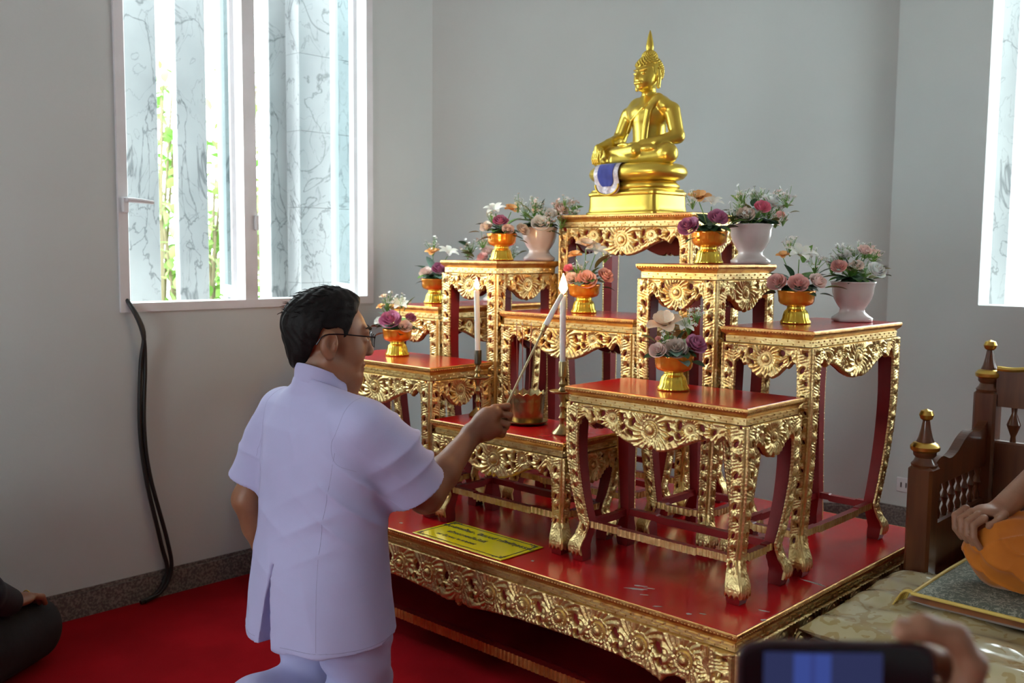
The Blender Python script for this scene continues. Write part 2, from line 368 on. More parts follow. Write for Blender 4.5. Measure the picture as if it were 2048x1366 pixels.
M['stem_out'] = mat('shrub_stem', (0.16, 0.13, 0.07), 0.8)
def leaf_vf(L, w, bend=0.25, fold=0.2, n=4):
    V = []; F = []
    for i in range(n+1):
        t = i/n; ww = w*math.sin(PI*min(1, t*0.92+0.06))**0.8*(1 if i < n else 0.05); z = -bend*L*t*t
        V += [(-ww, L*t, z+fold*ww), (0, L*t, z), (ww, L*t, z+fold*ww)]
    for i in range(n):
        a = i*3; F += [(a, a+1, a+4, a+3), (a+1, a+2, a+5, a+4)]
    return np.array(V), F
def shrub(name, loc, h, spread, nst, nlf, seed, label, L=.09):
    r = random.Random(seed); e = empty(name, loc); tag(e, label, 'shrub', 'shrubs outside the windows'); st = MB(); lf = MB()
    for s in range(nst):
        a = r.uniform(0, 2*PI); top = np.array([math.cos(a)*spread*r.random(), math.sin(a)*spread*r.random(), h*r.uniform(.75, 1.0)])
        P = smooth_path([(0, 0, 0), top*np.array([.3, .3, .45])+np.array([r.uniform(-.1, .1), r.uniform(-.1, .1), 0]), top], 9); st.add(*tube(P, np.linspace(.02, .006, 9), 5))
        for k in range(nlf):
            q = P[r.randrange(2, 9)]+np.array([r.gauss(0, .13), r.gauss(0, .13), r.gauss(0, .1)]); l = L*r.uniform(.6, 1.35)
            V, F = leaf_vf(l, l*.3); R = Matrix.Rotation(r.uniform(0, 2*PI), 3, 'Z') @ Matrix.Rotation(r.uniform(-1.1, .7), 3, 'X') @ Matrix.Rotation(r.uniform(-.6, .6), 3, 'Y')
            lf.add(V @ np.array(R).T+q, F)
    ob('stems', st.get(), M['stem_out'], e); f = ob('foliage', lf.get(), M['leaf_out'], e, sharp=0); f['kind'] = 'stuff'
S('ground', MB().box(-9, -1.42, -5, 6, -.4, -.3).box(-1.42, 7, 2.78, 9, -.4, -.3).get(), mat('pale_paving', (.62, .62, .6), .8))
for px, xx, h_, s_, l_, sd in ((236, -4.9, 2.9, .25, 'leafy green shrub outside, seen before the first marble fin', 3), (335, -3.6, 2.8, .28, 'leafy green shrub seen between the first two marble fins', 5), (430, -2.75, 2.2, .25, 'leafy green shrub seen beside the open near casement', 8), (528, -4.4, 2.9, .36, 'leafy shrub outside, seen just past the mullion', 9), (592, -5.6, 3.0, .36, 'leafy shrub outside, seen against the broad pillar', 13)):
    shrub('garden_shrub', (xx, on_x(px, 400, xx)[1], -.3), h_, s_, 12, 60, sd, l_, L=.085)
shrub('garden_shrub', (1.35, 4.1, -.3), 1.6, .4, 9, 30, 21, 'low green shrub outside the window beyond the bench')
# ================================================================ altar tables
ZP = 0.38                                           # top of the platform
def ellS(U, V, cu, cv, a, b, ang):
    c, s = math.cos(ang), math.sin(ang); x = (U-cu)*c+(V-cv)*s; y = -(U-cu)*s+(V-cv)*c
    return (np.sqrt((x/a)**2+(y/b)**2)-1)*min(a, b)
def arcD(U, V, cu, cv, r, a0, a1):
    """distance to a spiral-ish arc from angle a0 to a1 (a1>a0)"""
    n = 26; t = np.linspace(a0, a1, n); rr = r*np.linspace(1.0, .42, n); best = np.full(U.shape, 9.0)
    for k in range(n): best = np.minimum(best, np.hypot(U-cu-rr[k]*np.cos(t[k]), V-cv-rr[k]*np.sin(t[k])))
    return best
def edge_large(a, W):
    k = W/2-.05; A = np.array([0, .004, .010, .013, .022, .05, .085, .12, .15, .175, .19, .2, .207, .214, .224, .234, .243, .252, .30])
    Z = np.array([-.104, -.1, -.09, -.096, -.104, -.1, -.088, -.071, -.058, -.051, -.05, -.056, -.06, -.048, -.038, -.038, -.046, -.075, -.1])
    return np.interp(a, A*(k/.25), Z)
def edge_small(a, W):
    k = W/2-.048; A = np.array([0, .004, .009, .012, .02, .035, .05, .062, .07, .078, .086, .094, .101, .2])
    Z = np.array([-.1, -.096, -.086, -.092, -.096, -.088, -.073, -.06, -.064, -.052, -.046, -.05, -.075, -.1])
    return np.interp(a, A*(k/.1), Z)
CACHE = {}
def rosette_mesh(R):
    key = ('ros', round(R, 3))
    if key in CACHE: return CACHE[key]
    nr, na = 15, 56; V = [(0, -R*.74, 0)]; F = []; rs = np.linspace(0.06, 1.0, nr)
    for r in rs:
        for k in range(na):
            t = 2*PI*k/na; pet = abs(math.cos(5*t)); 
            if r < .36: h = .44+.30*math.sqrt(max(0, 1-(r/.37)**2))
            elif r < .45: h = .12
            elif r < .62: h = .36+.06*abs(math.sin(11*t))
            elif r < .69: h = .12
            else: h = .18+.14*math.sin(PI*(r-.68)/.4)*(.55+.45*pet)+.04*math.cos(40*t)
            rr = r*(1 if r < .9 else (.86+.14*pet)/.93*1.0)
            V.append((R*rr*math.cos(t), -R*h, R*rr*math.sin(t)))
    for k in range(na): F.append((0, 1+(k+1) % na, 1+k))
    for i in range(nr-1):
        for k in range(na): a = 1+i*na+k; b = 1+i*na+(k+1) % na; F.append((a, b, b+na, a+na))
    n0 = len(V); 
    for k in range(na): v = V[1+(nr-1)*na+k]; V.append((v[0], .004, v[2]))
    for k in range(na): a = 1+(nr-1)*na+k; b = 1+(nr-1)*na+(k+1) % na; F.append((a, b, n0+(k+1) % na, n0+k))
    CACHE[key] = mesh('rosette', V, F, M['gold'], sharp=50); return CACHE[key]
def carve(W, edge, centers, holes, curls, top=0.0, umax=None, extra=None, res=.0024, low=-.115):
    """gilded fretwork: S and H closures -> mesh"""
    um = umax
    def Sf(U, V):
        a = np.abs(U); zb = edge(a, W); s = np.minimum((V-zb)*.75, top-V); s = np.minimum(s, um-a)
        for (cu, cv, A, B, g) in holes:
            for sg in (-1, 1): s = np.minimum(s, ellS(U*sg, V, cu, cv, A, B, g))
        return s
    def Hf(U, V):
        a = np.abs(U); h = np.full(U.shape, .0045); best = np.full(U.shape, 9.0); ph = np.zeros(U.shape)
        for (cu, cv, R) in centers:
            for sg in ((-1, 1) if cu else (1,)):
                du = U-cu*sg; dv = V-cv; d = np.hypot(du, dv)/R; c = d < best; best = np.where(c, d, best); th = np.arctan2(dv, du)
                ph = np.where(c, np.abs(np.sin(th*11+d*2.6)), ph)
        h += .0062*ph*np.clip((best-.8)*3, 0, 1)
        for (cu, cv, r, a0, a1, tr) in curls:
            d = arcD(a, V, cu, cv, r, a0, a1); h = np.maximum(h, np.where(d < tr, .0035+np.sqrt(np.maximum(tr*tr-d*d, 0))*1.25, 0))
        b = (V-edge(a, W))*.8; tr = .0055
        for off, kk in ((.006, 1.0), (.0165, .75)):
            q = np.abs(b-off); rope = .85+.15*np.sin((a*1.0+V*.6)*2*PI/.016)
            h = np.maximum(h, np.where(q < tr*kk, .003+np.sqrt(np.maximum((tr*kk)**2-q*q, 0))*1.3*rope, 0))
        q = np.abs(V-top+.004); h = np.maximum(h, np.where(q < .004, .005+.3*np.sqrt(np.maximum(.004**2-q*q, 0)), 0))
        return h
    return hfield(Sf, Hf, -um, um, low, top, res)
def apron_mesh(W):
    key = ('apron', round(W, 3))
    if key in CACHE: return CACHE[key]
    if W > .5:
        k = (W/2-.05)/.25
        cen = [(0, -.046, .036), (.128*k, -.028, .021), (.215*k, -.012, .02)]
        hol = [(.058*k, -.03, .007, .013, .5), (.066*k, -.062, .006, .012, -1.0), (.095*k, -.022, .007, .012, -.3), (.092*k, -.05, .006, .010, .8), (.163*k, -.02, .0075, .0105, .9), (.168*k, -.045, .004, .008, 1.2), (.199*k, -.028, .005, .009, -.6)]
        cur = [(.078*k, -.04, .017, -2.2, 2.4, .0052), (.066*k, -.016, .010, .6, 4.6, .004), (.155*k, -.034, .011, -1.4, 2.6, .004), (.185*k, -.018, .012, -.5, 3.8, .004), (.03*k, -.083, .013, -3.0, .2, .004)]
        vf = carve(W, edge_large, cen, hol, cur, umax=W/2-.046); ros = [(0, -.046, .036), (.128*k, -.028, .0215), (-.128*k, -.028, .0215)]
    else:
        k = (W/2-.048)/.1
        cen = [(0, -.04, .028), (.075*k, -.014, .018)]
        hol = [(.05*k, -.02, .0075, .009, .8), (.045*k, -.052, .004, .009, -.9), (.075*k, -.034, .004, .007, .3)]
        cur = [(.062*k, -.03, .011, -1.8, 2.6, .0042), (.085*k, -.022, .010, -.5, 3.6, .004), (.02, -.076, .010, -3.0, .3, .0038)]
        vf = carve(W, edge_small, cen, hol, cur, umax=W/2-.044); ros = [(0, -.04, .029)]
    CACHE[key] = (mesh('carving', *vf, M['gold'], sharp=50), ros); return CACHE[key]
def board_vf(W, edge, um, t=.012, low=.003):
    """plain red board behind the fretwork with the same scalloped edge"""
    us = np.linspace(-um, um, 61); zb = edge(np.abs(us), W)+low; V = []; F = []
    for u, z in zip(us, zb): V += [(u, 0, z), (u, 0, 0), (u, t, 0), (u, t, z)]
    for i in range(60):
        a = i*4; b = a+4; F += [(a, b, b+1, a+1), (a+1, b+1, b+2, a+2), (a+2, b+2, b+3, a+3), (a+3, b+3, b, a)]
    F += [(0, 1, 2, 3), (243, 242, 241, 240)]; return V, F
ANK = .115
def leg_inset(z, H):
    z = np.asarray(z, float); up = (.014+.018*min(1, H/.5))*np.clip(1-(z-ANK)/(.72*(H-ANK)), 0, 1)**1.7; t = np.clip(z/ANK, 0, 1)
    dn = np.interp(t, [0, .12, .38, .5, .65, .82, 1], [.014, .010, .006, .010, .020, .027, .014+.018*min(1, H/.5)]); return .006+np.where(z > ANK, up, dn)
def leg_w(z, H):
    z = np.asarray(z, float); return np.interp(z, [0, .015, .05, .085, ANK, H*.6, H], [.040, .045, .047, .036, .034, .041, .047])
def leg_parts(H):
    """local corner frame: slab corner at origin, leg extends to -X and +Y (front-right leg); front face looks to -Y"""
    key = ('leg', round(H, 3))
    if key in CACHE: return CACHE[key]
    zs = np.concatenate([np.linspace(0, ANK, 12), np.linspace(ANK, H, 16)[1:]]); i = leg_inset(zs, H); w = leg_w(zs, H); V = []; F = []; e = .0035
    for z, a, b in zip(zs, i, w): V += [(-a-b, a+e, z), (-a-e, a+e, z), (-a-e, a+b, z), (-a-b, a+b, z)]
    for k in range(len(zs)-1):
        for q in range(4): F.append((k*4+q, k*4+(q+1) % 4, k*4+4+(q+1) % 4, k*4+4+q))
    F += [(3, 2, 1, 0), tuple(range(len(V)-4, len(V)))]
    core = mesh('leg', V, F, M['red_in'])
    # carved gilding of the front face, s in 0..1 from the arris inwards
    z0 = .078; Wd = .044; per = .082
    def Sf(U, Z):
        s = np.minimum(U+.001, Wd-U-.002*np.abs(np.sin(Z*2*PI/.02))); s = np.minimum(s, np.minimum(Z-z0, H-Z)); t = (Z-z0-.05) % per-per/2
        s = np.minimum(s, ellS(U, t, .027, .012, .0055, .010, .6)); s = np.minimum(s, ellS(U, t, .016, -.024, .004, .007, -.5)); return s
    def Hf(U, Z):
        t = (Z-z0-.05) % per-per/2; h = np.full(U.shape, .003)+.0035*np.abs(np.sin((Z+.35*U)*PI/.0085))*np.clip((.040-U)*90, 0, 1)*np.clip((U-.004)*120, 0, 1)
        d = np.hypot((U-.022)*1.1, t+.012); h = np.maximum(h, np.where(d < .013, .004+np.sqrt(np.maximum(.013**2-d*d, 0))*.55+.0012*np.sin(np.arctan2(t+.012, U-.022)*9), 0))
        d = arcD(U, t, .02, .018, .012, .2, 4.4); h = np.maximum(h, np.where(d < .0042, .003+np.sqrt(np.maximum(.0042**2-d*d, 0))*1.2, 0))
        for c in (.003, .0405): q = np.abs(U-c); h = np.maximum(h, np.where(q < .003, .0035+np.sqrt(np.maximum(.003**2-q*q, 0))*(.8+.3*np.sin(Z*2*PI/.012)), 0))
        return h
    P, Q = hfield(Sf, Hf, 0, Wd, z0, H, .0028, back=.003)
    def wrap(P):
        z = P[:, 2]; a = leg_inset(z, H); w = leg_w(z, H); s = P[:, 0]/Wd
        return np.stack([-a-s*w, a+P[:, 1], z], -1)
    Pf = wrap(P); carv = mesh('carving', Pf, Q[:, ::-1], M['gold'], sharp=50)
    # gilded foot with claws
    zt = .088
    def Sg(U, Z): 
        low = .014+.013*np.abs(np.sin(U*PI/.0147)); return np.minimum(np.minimum(Z-low, zt-Z), np.minimum(U+.001, Wd-U+.001))
    def Hg(U, Z):
        return .004+.0018*np.abs(np.sin((Z*1.2+np.abs(U-.022)*1.0)*PI/.011))*(np.abs(U-.022) < .014)*(Z > .045)+.002*np.abs(np.cos(U*PI/.0147))*(Z < .04)
    P, Q = hfield(Sg, Hg, 0, Wd, .012, zt, .0024, back=.003); foot = mesh('foot', wrap(P), Q[:, ::-1], M['gold'], sharp=50)
    def mir(me, nm):
        m2 = me.copy(); co = np.empty(len(m2.vertices)*3, np.float32); m2.vertices.foreach_get('co', co); co = co.reshape(-1, 3)
        c2 = np.stack([-co[:, 1], -co[:, 0], co[:, 2]], -1); m2.vertices.foreach_set('co', c2.ravel().astype(np.float32)); m2.flip_normals(); m2.update(); m2.name = nm; return m2
    CACHE[key] = (core, [carv, mir(carv, 'carving')], [foot, mir(foot, 'foot')]); return CACHE[key]
def rail_vf(L):
    n = max(8, int(L/.004)); us = np.linspace(-L/2, L/2, n); V = []; F = []
    for u in us:
        e = min(1.0, (L/2-abs(u))/.07); z0 = .097+.006*(1-e)**.5*0+(.004 if abs(u) > L*.28 else 0); z1 = .121+(.0 if abs(u) > L*.28 else -.003); g = .0022*(((u+10) % .017) < .006)
        V += [(u, -.004+g, z0), (u, -.004+g, z1), (u, .018, z1), (u, .018, z0)]
    for i in range(n-1):
        a = i*4; b = a+4; F += [(a, b, b+1, a+1), (a+1, b+1, b+2, a+2), (a+2, b+2, b+3, a+3), (a+3, b+3, b, a)]
    return V, F
def frame_vf(W, D, prof):
    """moulding: profile of (outset, z) swept round a WxD rectangle"""
    V = []; F = []; n = len(prof)
    for (sx, sy) in ((-1,-1),(1,-1),(1,1),(-1,1)):
        for (o, z) in prof: V.append((sx*(W/2+o), sy*(D/2+o), z))
    for c in range(4):
        d = (c+1) % 4
        for k in range(n-1): F.append((c*n+k, d*n+k, d*n+k+1, c*n+k+1))
    return V, F
OCT = (np.array([(1,0,0),(-1,0,0),(0,1,0),(0,-1,0),(0,0,1),(0,0,-1)], float), [(0,2,4),(2,1,4),(1,3,4),(3,0,4),(2,0,5),(1,2,5),(3,1,5),(0,3,5)])
def top_parts(W, D, H, par, lip=.0205, band=.0245):
    k = lip/.016
    top = ob('tabletop', bbox(-W/2+.005, W/2-.005, -D/2+.005, D/2-.005, H-.006, H, .001), M['red'], par)
    V, F = frame_vf(W, D, [(-.006, H-.0015), (-.002, H-.0004), (0, H-.002), (0.001, H-.006*k), (-.002, H-.012*k), (-.007, H-lip), (-.011, H-lip-.003), (-.012, H-lip-.006)])
    mo = ob('edge_moulding', (V, F), M['gold2'], par, sharp=40)
    b = MB(); p = .0085*max(1, k*.9)
    for (L, D2, rz) in ((W, D, 0), (W, D, PI), (D, W, PI/2), (D, W, -PI/2)):
        c, s = math.cos(rz), math.sin(rz)
        for q in range(int(L/p)):
            u = -L/2+p*(q+.5); P = OCT[0]*np.array([.0034, .0022, .0030])*k+np.array([u, -D2/2-.0002, H-.0075*k]); b.add(np.stack([P[:,0]*c-P[:,1]*s, P[:,0]*s+P[:,1]*c, P[:,2]], -1), OCT[1])
    ob('bead_row', b.get(), M['gold2'], mo)['kind'] = 'stuff'
    V, F = frame_vf(W, D, [(-.012, H-lip-.006), (-.012, H-lip-band), (-.016, H-lip-band-.002)]); ba = ob('frieze', (V, F), M['gold'], par, sharp=30)
    b = MB(); hh = band-.005
    for (L, D2, rz) in ((W-.024, D-.024, 0), (W-.024, D-.024, PI), (D-.024, W-.024, PI/2), (D-.024, W-.024, -PI/2)):
        c, s = math.cos(rz), math.sin(rz); n = max(2, int(round(L/.034)))
        for q in range(n):
            for row in (0, 1):
                u = -L/2+L/n*(q+.5+.5*row)
                if u > L/2-.016: continue
                z = H-lip-.006-hh*(.28+.46*row); w2, h2 = L/n*.40, hh*.15
                P = np.array([(u-w2,0,z-h2),(u+w2,0,z-h2),(u+w2,0,z+h2),(u-w2,0,z+h2),(u-w2+.002,-.004,z-h2+.001),(u+w2-.002,-.004,z-h2+.001),(u+w2-.002,-.004,z+h2-.001),(u-w2+.002,-.004,z+h2-.001)]); P[:,1] -= D2/2-.0005
                b.add(np.stack([P[:,0]*c-P[:,1]*s, P[:,0]*s+P[:,1]*c, P[:,2]], -1), [(4,5,6,7),(0,1,5,4),(1,2,6,5),(2,3,7,6),(3,0,4,7)])
    ob('key_pattern', b.get(), M['gold'], ba, smooth=False)['kind'] = 'stuff'
def altar_table(x0, x1, y0, y1, H, label):
    W, D = x1-x0, y1-y0; e = empty('altar_table', ((x0+x1)/2, (y0+y1)/2, ZP+.0008)); tag(e, label, 'table', 'gilded altar tables')
    top_parts(W, D, H, e); zt = H-.047
    for (L, D2, rz) in ((W, D, 0), (W, D, PI), (D, W, PI/2), (D, W, -PI/2)):
        c, s = math.cos(rz), math.sin(rz); y = -D2/2+.010; key = ('board', round(L, 3))
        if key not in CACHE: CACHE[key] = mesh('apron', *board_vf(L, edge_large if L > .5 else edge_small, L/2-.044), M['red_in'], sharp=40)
        a = link('apron', CACHE[key], e, (-(y+.004)*s, (y+.004)*c, zt), rz)
        me, ros = apron_mesh(L); link('carving', me, a, (0, -.003, 0))
        for (u, v, R) in ros: link('rosette', rosette_mesh(R), a, (u, -.004, v)).scale = (1, .5, 1)
        key = ('rail', round(L, 3))
        if key not in CACHE: CACHE[key] = mesh('stretcher', *rail_vf(L-.125), [M['gold'], M['red_in']], smooth=False)
        st = CACHE[key]
        for p in st.polygons: p.material_index = 0 if p.normal.y < -.3 or p.normal.z < -.9 and False else 1
        y = -D2/2+.046; link('stretcher', st, e, (-y*s, y*c, 0), rz)
    core, carv, foot = leg_parts(zt)
    for k, (sx, sy) in enumerate(((1,-1),(1,1),(-1,1),(-1,-1))):
        l = link('leg', core, e, (sx*W/2, sy*D/2, 0), k*PI/2)
        for q in (0, 1): link('carving', carv[q], l); link('foot', foot[q], l)
    return e
T1 = altar_table(.297, .903, .155, .455, .522, 'low gilded altar table with a red top, beside the cushioned bench')
T2 = altar_table(-.294, .294, .155, .455, .349, 'lowest gilded altar table, carrying the incense pot and two candlesticks')
T3 = altar_table(-.903, -.297, .155, .455, .522, 'low gilded altar table beside the kneeling man, with mauve roses in a bowl')
T4 = altar_table(-.296, .296, .488, .79, .703, 'middle gilded altar table with the peach rose bowl, behind the incense pot')
T5 = altar_table(.307, .604, .482, .828, .881, 'tall narrow gilded altar table with a hot pink rose vase, beside the statue table')
T7 = altar_table(-.604, -.307, .482, .828, .881, 'tall narrow gilded altar table on the window side of the statue table')
T6 = altar_table(.617, .912, .482, 1.084, .702, 'deep gilded altar table at the bench end with a white vase of pink roses')
T8 = altar_table(-.912, -.617, .482, 1.084, .702, 'deep gilded altar table at the window end, partly behind the tall narrow one')
T9 = altar_table(-.30, .30, .803, 1.13, 1.0537, 'tallest gilded altar table carrying the golden statue')
# ---------------------------------------------------------------- platform
PW, PD = 1.961, 1.243
def edge_plat(a, W):
    A = np.array([0, .008, .016, .022, .05, .12, .25, .45, .62, .70, .745, .757, .77, .80, .83, .85, .87, 1.0])*(W/2/.98); Z = np.array([-.135, -.128, -.112, -.122, -.128, -.118, -.108, -.104, -.108, -.118, -.132, -.138, -.122, -.108, -.112, -.13, -.2, -.25])
    return np.interp(a, A, Z)
pl = empty('altar_platform', (0, PD/2, 0)); tag(pl, 'wide low red-topped platform with a carved gilded apron under all the altar tables', 'platform')
top_parts(PW, PD, ZP, pl, lip=.022, band=.026)
def plat_apron(L, n, pitch):
    um = L/2-.05; cen = [(pitch*k, -.058, .034) for k in range(n+1)]; hol = []; cur = []
    for k in range(n):
        c = pitch*(k+.5); hol += [(c-.012, -.05, .011, .017, .5), (c-.006, -.086, .008, .010, -.2), (c+.022, -.092, .004, .008, .9)]
        cur += [(c+.004, -.056, .029, -2.4, 2.3, .0075), (c-.002, -.028, .012, .4, 4.4, .005)]
    cen.append((pitch*(n+.6), -.06, .03)); cur += [(pitch*(n+.7), -.05, .022, -1.5, 3.2, .006)]
    vf = carve(L, edge_plat, cen, hol, cur, umax=um, res=.0036, low=-.15); ros = [(s*pitch*k, -.058, .036) for k in range(n+1) for s in ((-1, 1) if k else (1,))]
    return mesh('carving', *vf, M['gold'], sharp=50), ros
zt = ZP-.05
for (L, D2, rzs, n, pitch) in ((PW, PD, (0, PI), 6, .138), (PD, PW, (PI/2, -PI/2), 3, .145)):
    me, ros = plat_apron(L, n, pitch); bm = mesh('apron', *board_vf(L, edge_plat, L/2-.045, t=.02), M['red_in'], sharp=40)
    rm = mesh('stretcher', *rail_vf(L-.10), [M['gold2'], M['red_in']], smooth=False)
    for p in rm.polygons: p.material_index = 0 if p.normal.y < -.3 else 1
    for rz in rzs:
        c, s = math.cos(rz), math.sin(rz); y = -D2/2+.018; a = link('apron', bm, pl, (-y*s, y*c, zt), rz); link('carving', me, a, (0, -.003, 0))
        for (u, v, R) in ros: link('rosette', rosette_mesh(R), a, (u, -.007, v)).scale = (1, .65, 1)
        y = -D2/2+.048; st = link('stretcher', rm, pl, (-y*s, y*c, -.085), rz); st.scale = (1, 1.3, 1.5)
CACHE.pop(('leg', round(zt, 3)), None); _ank = ANK; ANK = .085
core, carv, foot = leg_parts(zt)
for k, (sx, sy) in enumerate(((1,-1),(1,1),(-1,1),(-1,-1))):
    l = link('leg', core, pl, (sx*PW/2, sy*PD/2, 0), k*PI/2); l.scale = (1.6, 1.6, 1)
    for q in (0, 1): link('carving', carv[q], l); link('foot', foot[q], l)
ANK = _ank
M['chip'] = mat('bare_chipped_paint', (.42, .36, .33), .6)
def chip(cx, cy, lx, ly, ang, seed):
    r = random.Random(seed); n = 14; P = []
    for k in range(n):
        t = 2*PI*k/n; q = r.uniform(.55, 1.1); x = lx*q*math.cos(t); y = ly*q*math.sin(t); P.append((x*math.cos(ang)-y*math.sin(ang), x*math.sin(ang)+y*math.cos(ang)))
    V = [(x, y, z) for z in (0, .0005) for x, y in P]; F = [tuple(range(n, 2*n)), tuple(range(n))[::-1]]+[(k, (k+1) % n, n+(k+1) % n, n+k) for k in range(n)]
    o = ob('paint_chip', (V, F), M['chip'], pl, smooth=False); q = on_z(cx, cy, ZP); o.location = (q[0], q[1]-PD/2, ZP+.0001)
for a in ((1272, 1178, .035, .006, .5, 1), (1280, 1172, .02, .005, .45, 2), (1300, 1177, .018, .003, .4, 3), (1290, 1190, .014, .003, .5, 4), (1315, 1213, .014, .003, .6, 5), (1405, 1228, .01, .003, .3, 6), (1624, 1165, .05, .006, -.1, 7), (1528, 1222, .016, .004, .2, 8), (1065, 1122, .006, .006, 0, 9), (1527, 1240, .010, .005, 1.2, 10), (802, 1046, .008, .006, 0, 11), (1378, 1228, .008, .008, 0, 12)): chip(*a)
# ================================================================ things on the altar
M['brass'] = mat('aged_brass', (0.42, 0.32, 0.15), 0.32, 1.0, col2=(0.24, 0.19, 0.10), scale=25, lo=.4, hi=.7)
M['dark_brass'] = mat('dark_tarnished_brass', (0.09, 0.075, 0.055), 0.4, 1.0)
M['wax'] = mat('white_candle_wax', (0.86, 0.84, 0.80), 0.45, sss=.3)
M['flame'] = emit('flame', (1.0, 0.66, 0.26), 36.0)
M['wick'] = mat('burnt_wick', (.02, .015, .012), .9)
M['amber'] = mat('amber_plastic_bowl', (0.80, 0.27, 0.02), 0.22, 0.55, col2=(0.86, 0.40, 0.04), scale=30, coat=.5)
M['bowl_gold'] = mat('shiny_gold_foot', (0.85, 0.66, 0.08), 0.18, 0.85, col2=(0.80, 0.55, 0.05), scale=40, coat=.4)
M['ceramic'] = mat('white_glazed_ceramic', (0.66, 0.60, 0.57), 0.18, coat=.4, col2=(0.60, 0.52, 0.49), scale=7)
def petal_mat(n, c, c2): return mat(n, c, .6, col2=c2, scale=22, lo=.35, hi=.65, sss=.15)
PC = {'mauve': petal_mat('mauve_petal', (0.51, 0.15, 0.29), (0.67, 0.27, 0.41)), 'pink': petal_mat('pink_petal', (0.90, 0.44, 0.39), (0.90, 0.56, 0.50)), 'pale': petal_mat('pale_pink_petal', (0.90, 0.63, 0.57), (0.90, 0.76, 0.68)),
      'cream': petal_mat('cream_petal', (0.88, 0.78, 0.67), (0.90, 0.71, 0.61)), 'grey': petal_mat('dusty_rose_petal', (0.63, 0.51, 0.45), (0.71, 0.60, 0.51)), 'white': petal_mat('white_petal', (0.90, 0.90, 0.90), (0.88, 0.89, 0.81)),
      'orange': petal_mat('orange_petal', (0.90, 0.40, 0.11), (0.90, 0.59, 0.27)), 'peach': petal_mat('peach_petal', (0.90, 0.59, 0.38), (0.90, 0.76, 0.59)), 'hot': petal_mat('hot_pink_petal', (0.85, 0.17, 0.29), (0.90, 0.32, 0.41)), 'lily': petal_mat('lily_petal', (0.90, 0.90, 0.73), (0.90, 0.90, 0.90))}
LC = {'dark': mat('dark_green_leaf', (.022, .065, .03), .45, col2=(.04, .10, .04), scale=15), 'green': mat('green_leaf', (.10, .24, .04), .45, col2=(.16, .32, .06), scale=15),
      'blue': mat('blue_green_leaf', (.12, .22, .17), .5, col2=(.20, .31, .25), scale=15), 'olive': mat('olive_leaf', (.16, .16, .04), .55, col2=(.24, .20, .06), scale=15)}
def petal(n, m, f):
    V = [f(-1+2*i/(n-1), j/(m-1)) for j in range(m) for i in range(n)]; F = [(j*n+i, j*n+i+1, j*n+n+i+1, j*n+n+i) for j in range(m-1) for i in range(n-1)]; return V, F
def rose_vf():
    """unit rose: radius 1, opens to +Z"""
    b = MB(); r = random.Random(3)
    for (cnt, R0, R1, z0, z1, wd, curl, off) in ((3, .10, .16, -.1, .62, 1.25, -.02, 0), (4, .16, .36, -.2, .60, 1.0, .05, .5), (5, .22, .60, -.35, .52, .85, .12, .2), (5, .26, .84, -.5, .36, .82, .22, .8), (6, .28, 1.0, -.6, .12, .72, .30, .4)):
        for k in range(cnt):
            ph = 2*PI*(k+off)/cnt+r.uniform(-.1, .1); tl = r.uniform(.92, 1.06)
            def f(s, t):
                rad = R0+(R1-R0)*math.sin(t*PI/2)**.9*tl+curl*max(0, t-.7)**1.2*1.6; w = wd*(.45+.55*math.sin(min(1, t*1.15)*PI/2))*(1 if t < .85 else 1-(t-.85)*2.2)
                a = ph+s*w; z = z0+(z1-z0)*t**.85*tl-curl*.9*max(0, t-.75)-.10*s*s*t-.0*abs(s); return (rad*(1-.05*s*s)*math.cos(a), rad*(1-.05*s*s)*math.sin(a), z)
            b.add(*petal(6, 6, f))
    return b.get()
def lily_vf(n=6, wide=.26, openness=.9):
    b = MB()
    for k in range(n):
        ph = 2*PI*k/n
        def f(s, t):
            w = wide*math.sin(PI*(t*.9+.05))**.8; rad = .08+openness*t**1.3; z = .75*t-.45*t**3; x = rad; y = s*w; zz = z+.15*abs(s)*w; return (x*math.cos(ph)-y*math.sin(ph), x*math.sin(ph)+y*math.cos(ph), zz+(.03 if k % 2 else 0))
        b.add(*petal(5, 7, f))
    return b.get()
def magnolia_vf():
    b = MB(); r = random.Random(5)
    for k in range(9):
        ph = 2*PI*k/9*2+.3; op = .55+.45*(k > 4)
        def f(s, t):
            w = .42*math.sin(PI*(t*.86+.06))**.7; rad = .05+op*t; z = (.85-.35*op)*t-.25*op*t**3; return (rad*math.cos(ph)-s*w*math.sin(ph), rad*math.sin(ph)+s*w*math.cos(ph), z+.3*s*s*w)
        b.add(*petal(5, 6, f))
    return b.get()
_R, _LI, _MA = rose_vf(), lily_vf(), magnolia_vf(); FM = {}
def fmesh(kind, col):
    k = (kind, col)
    if k not in FM: FM[k] = mesh({'rose': 'rose', 'lily': 'lily', 'mag': 'open_flower'}[kind], *{'rose': _R, 'lily': _LI, 'mag': _MA}[kind], PC[col], sharp=0)
    return FM[k]
LMESH = {c: mesh('leaf', *leaf_vf(1.0, .34, .28, .25, 6), LC[c], sharp=0) for c in LC}
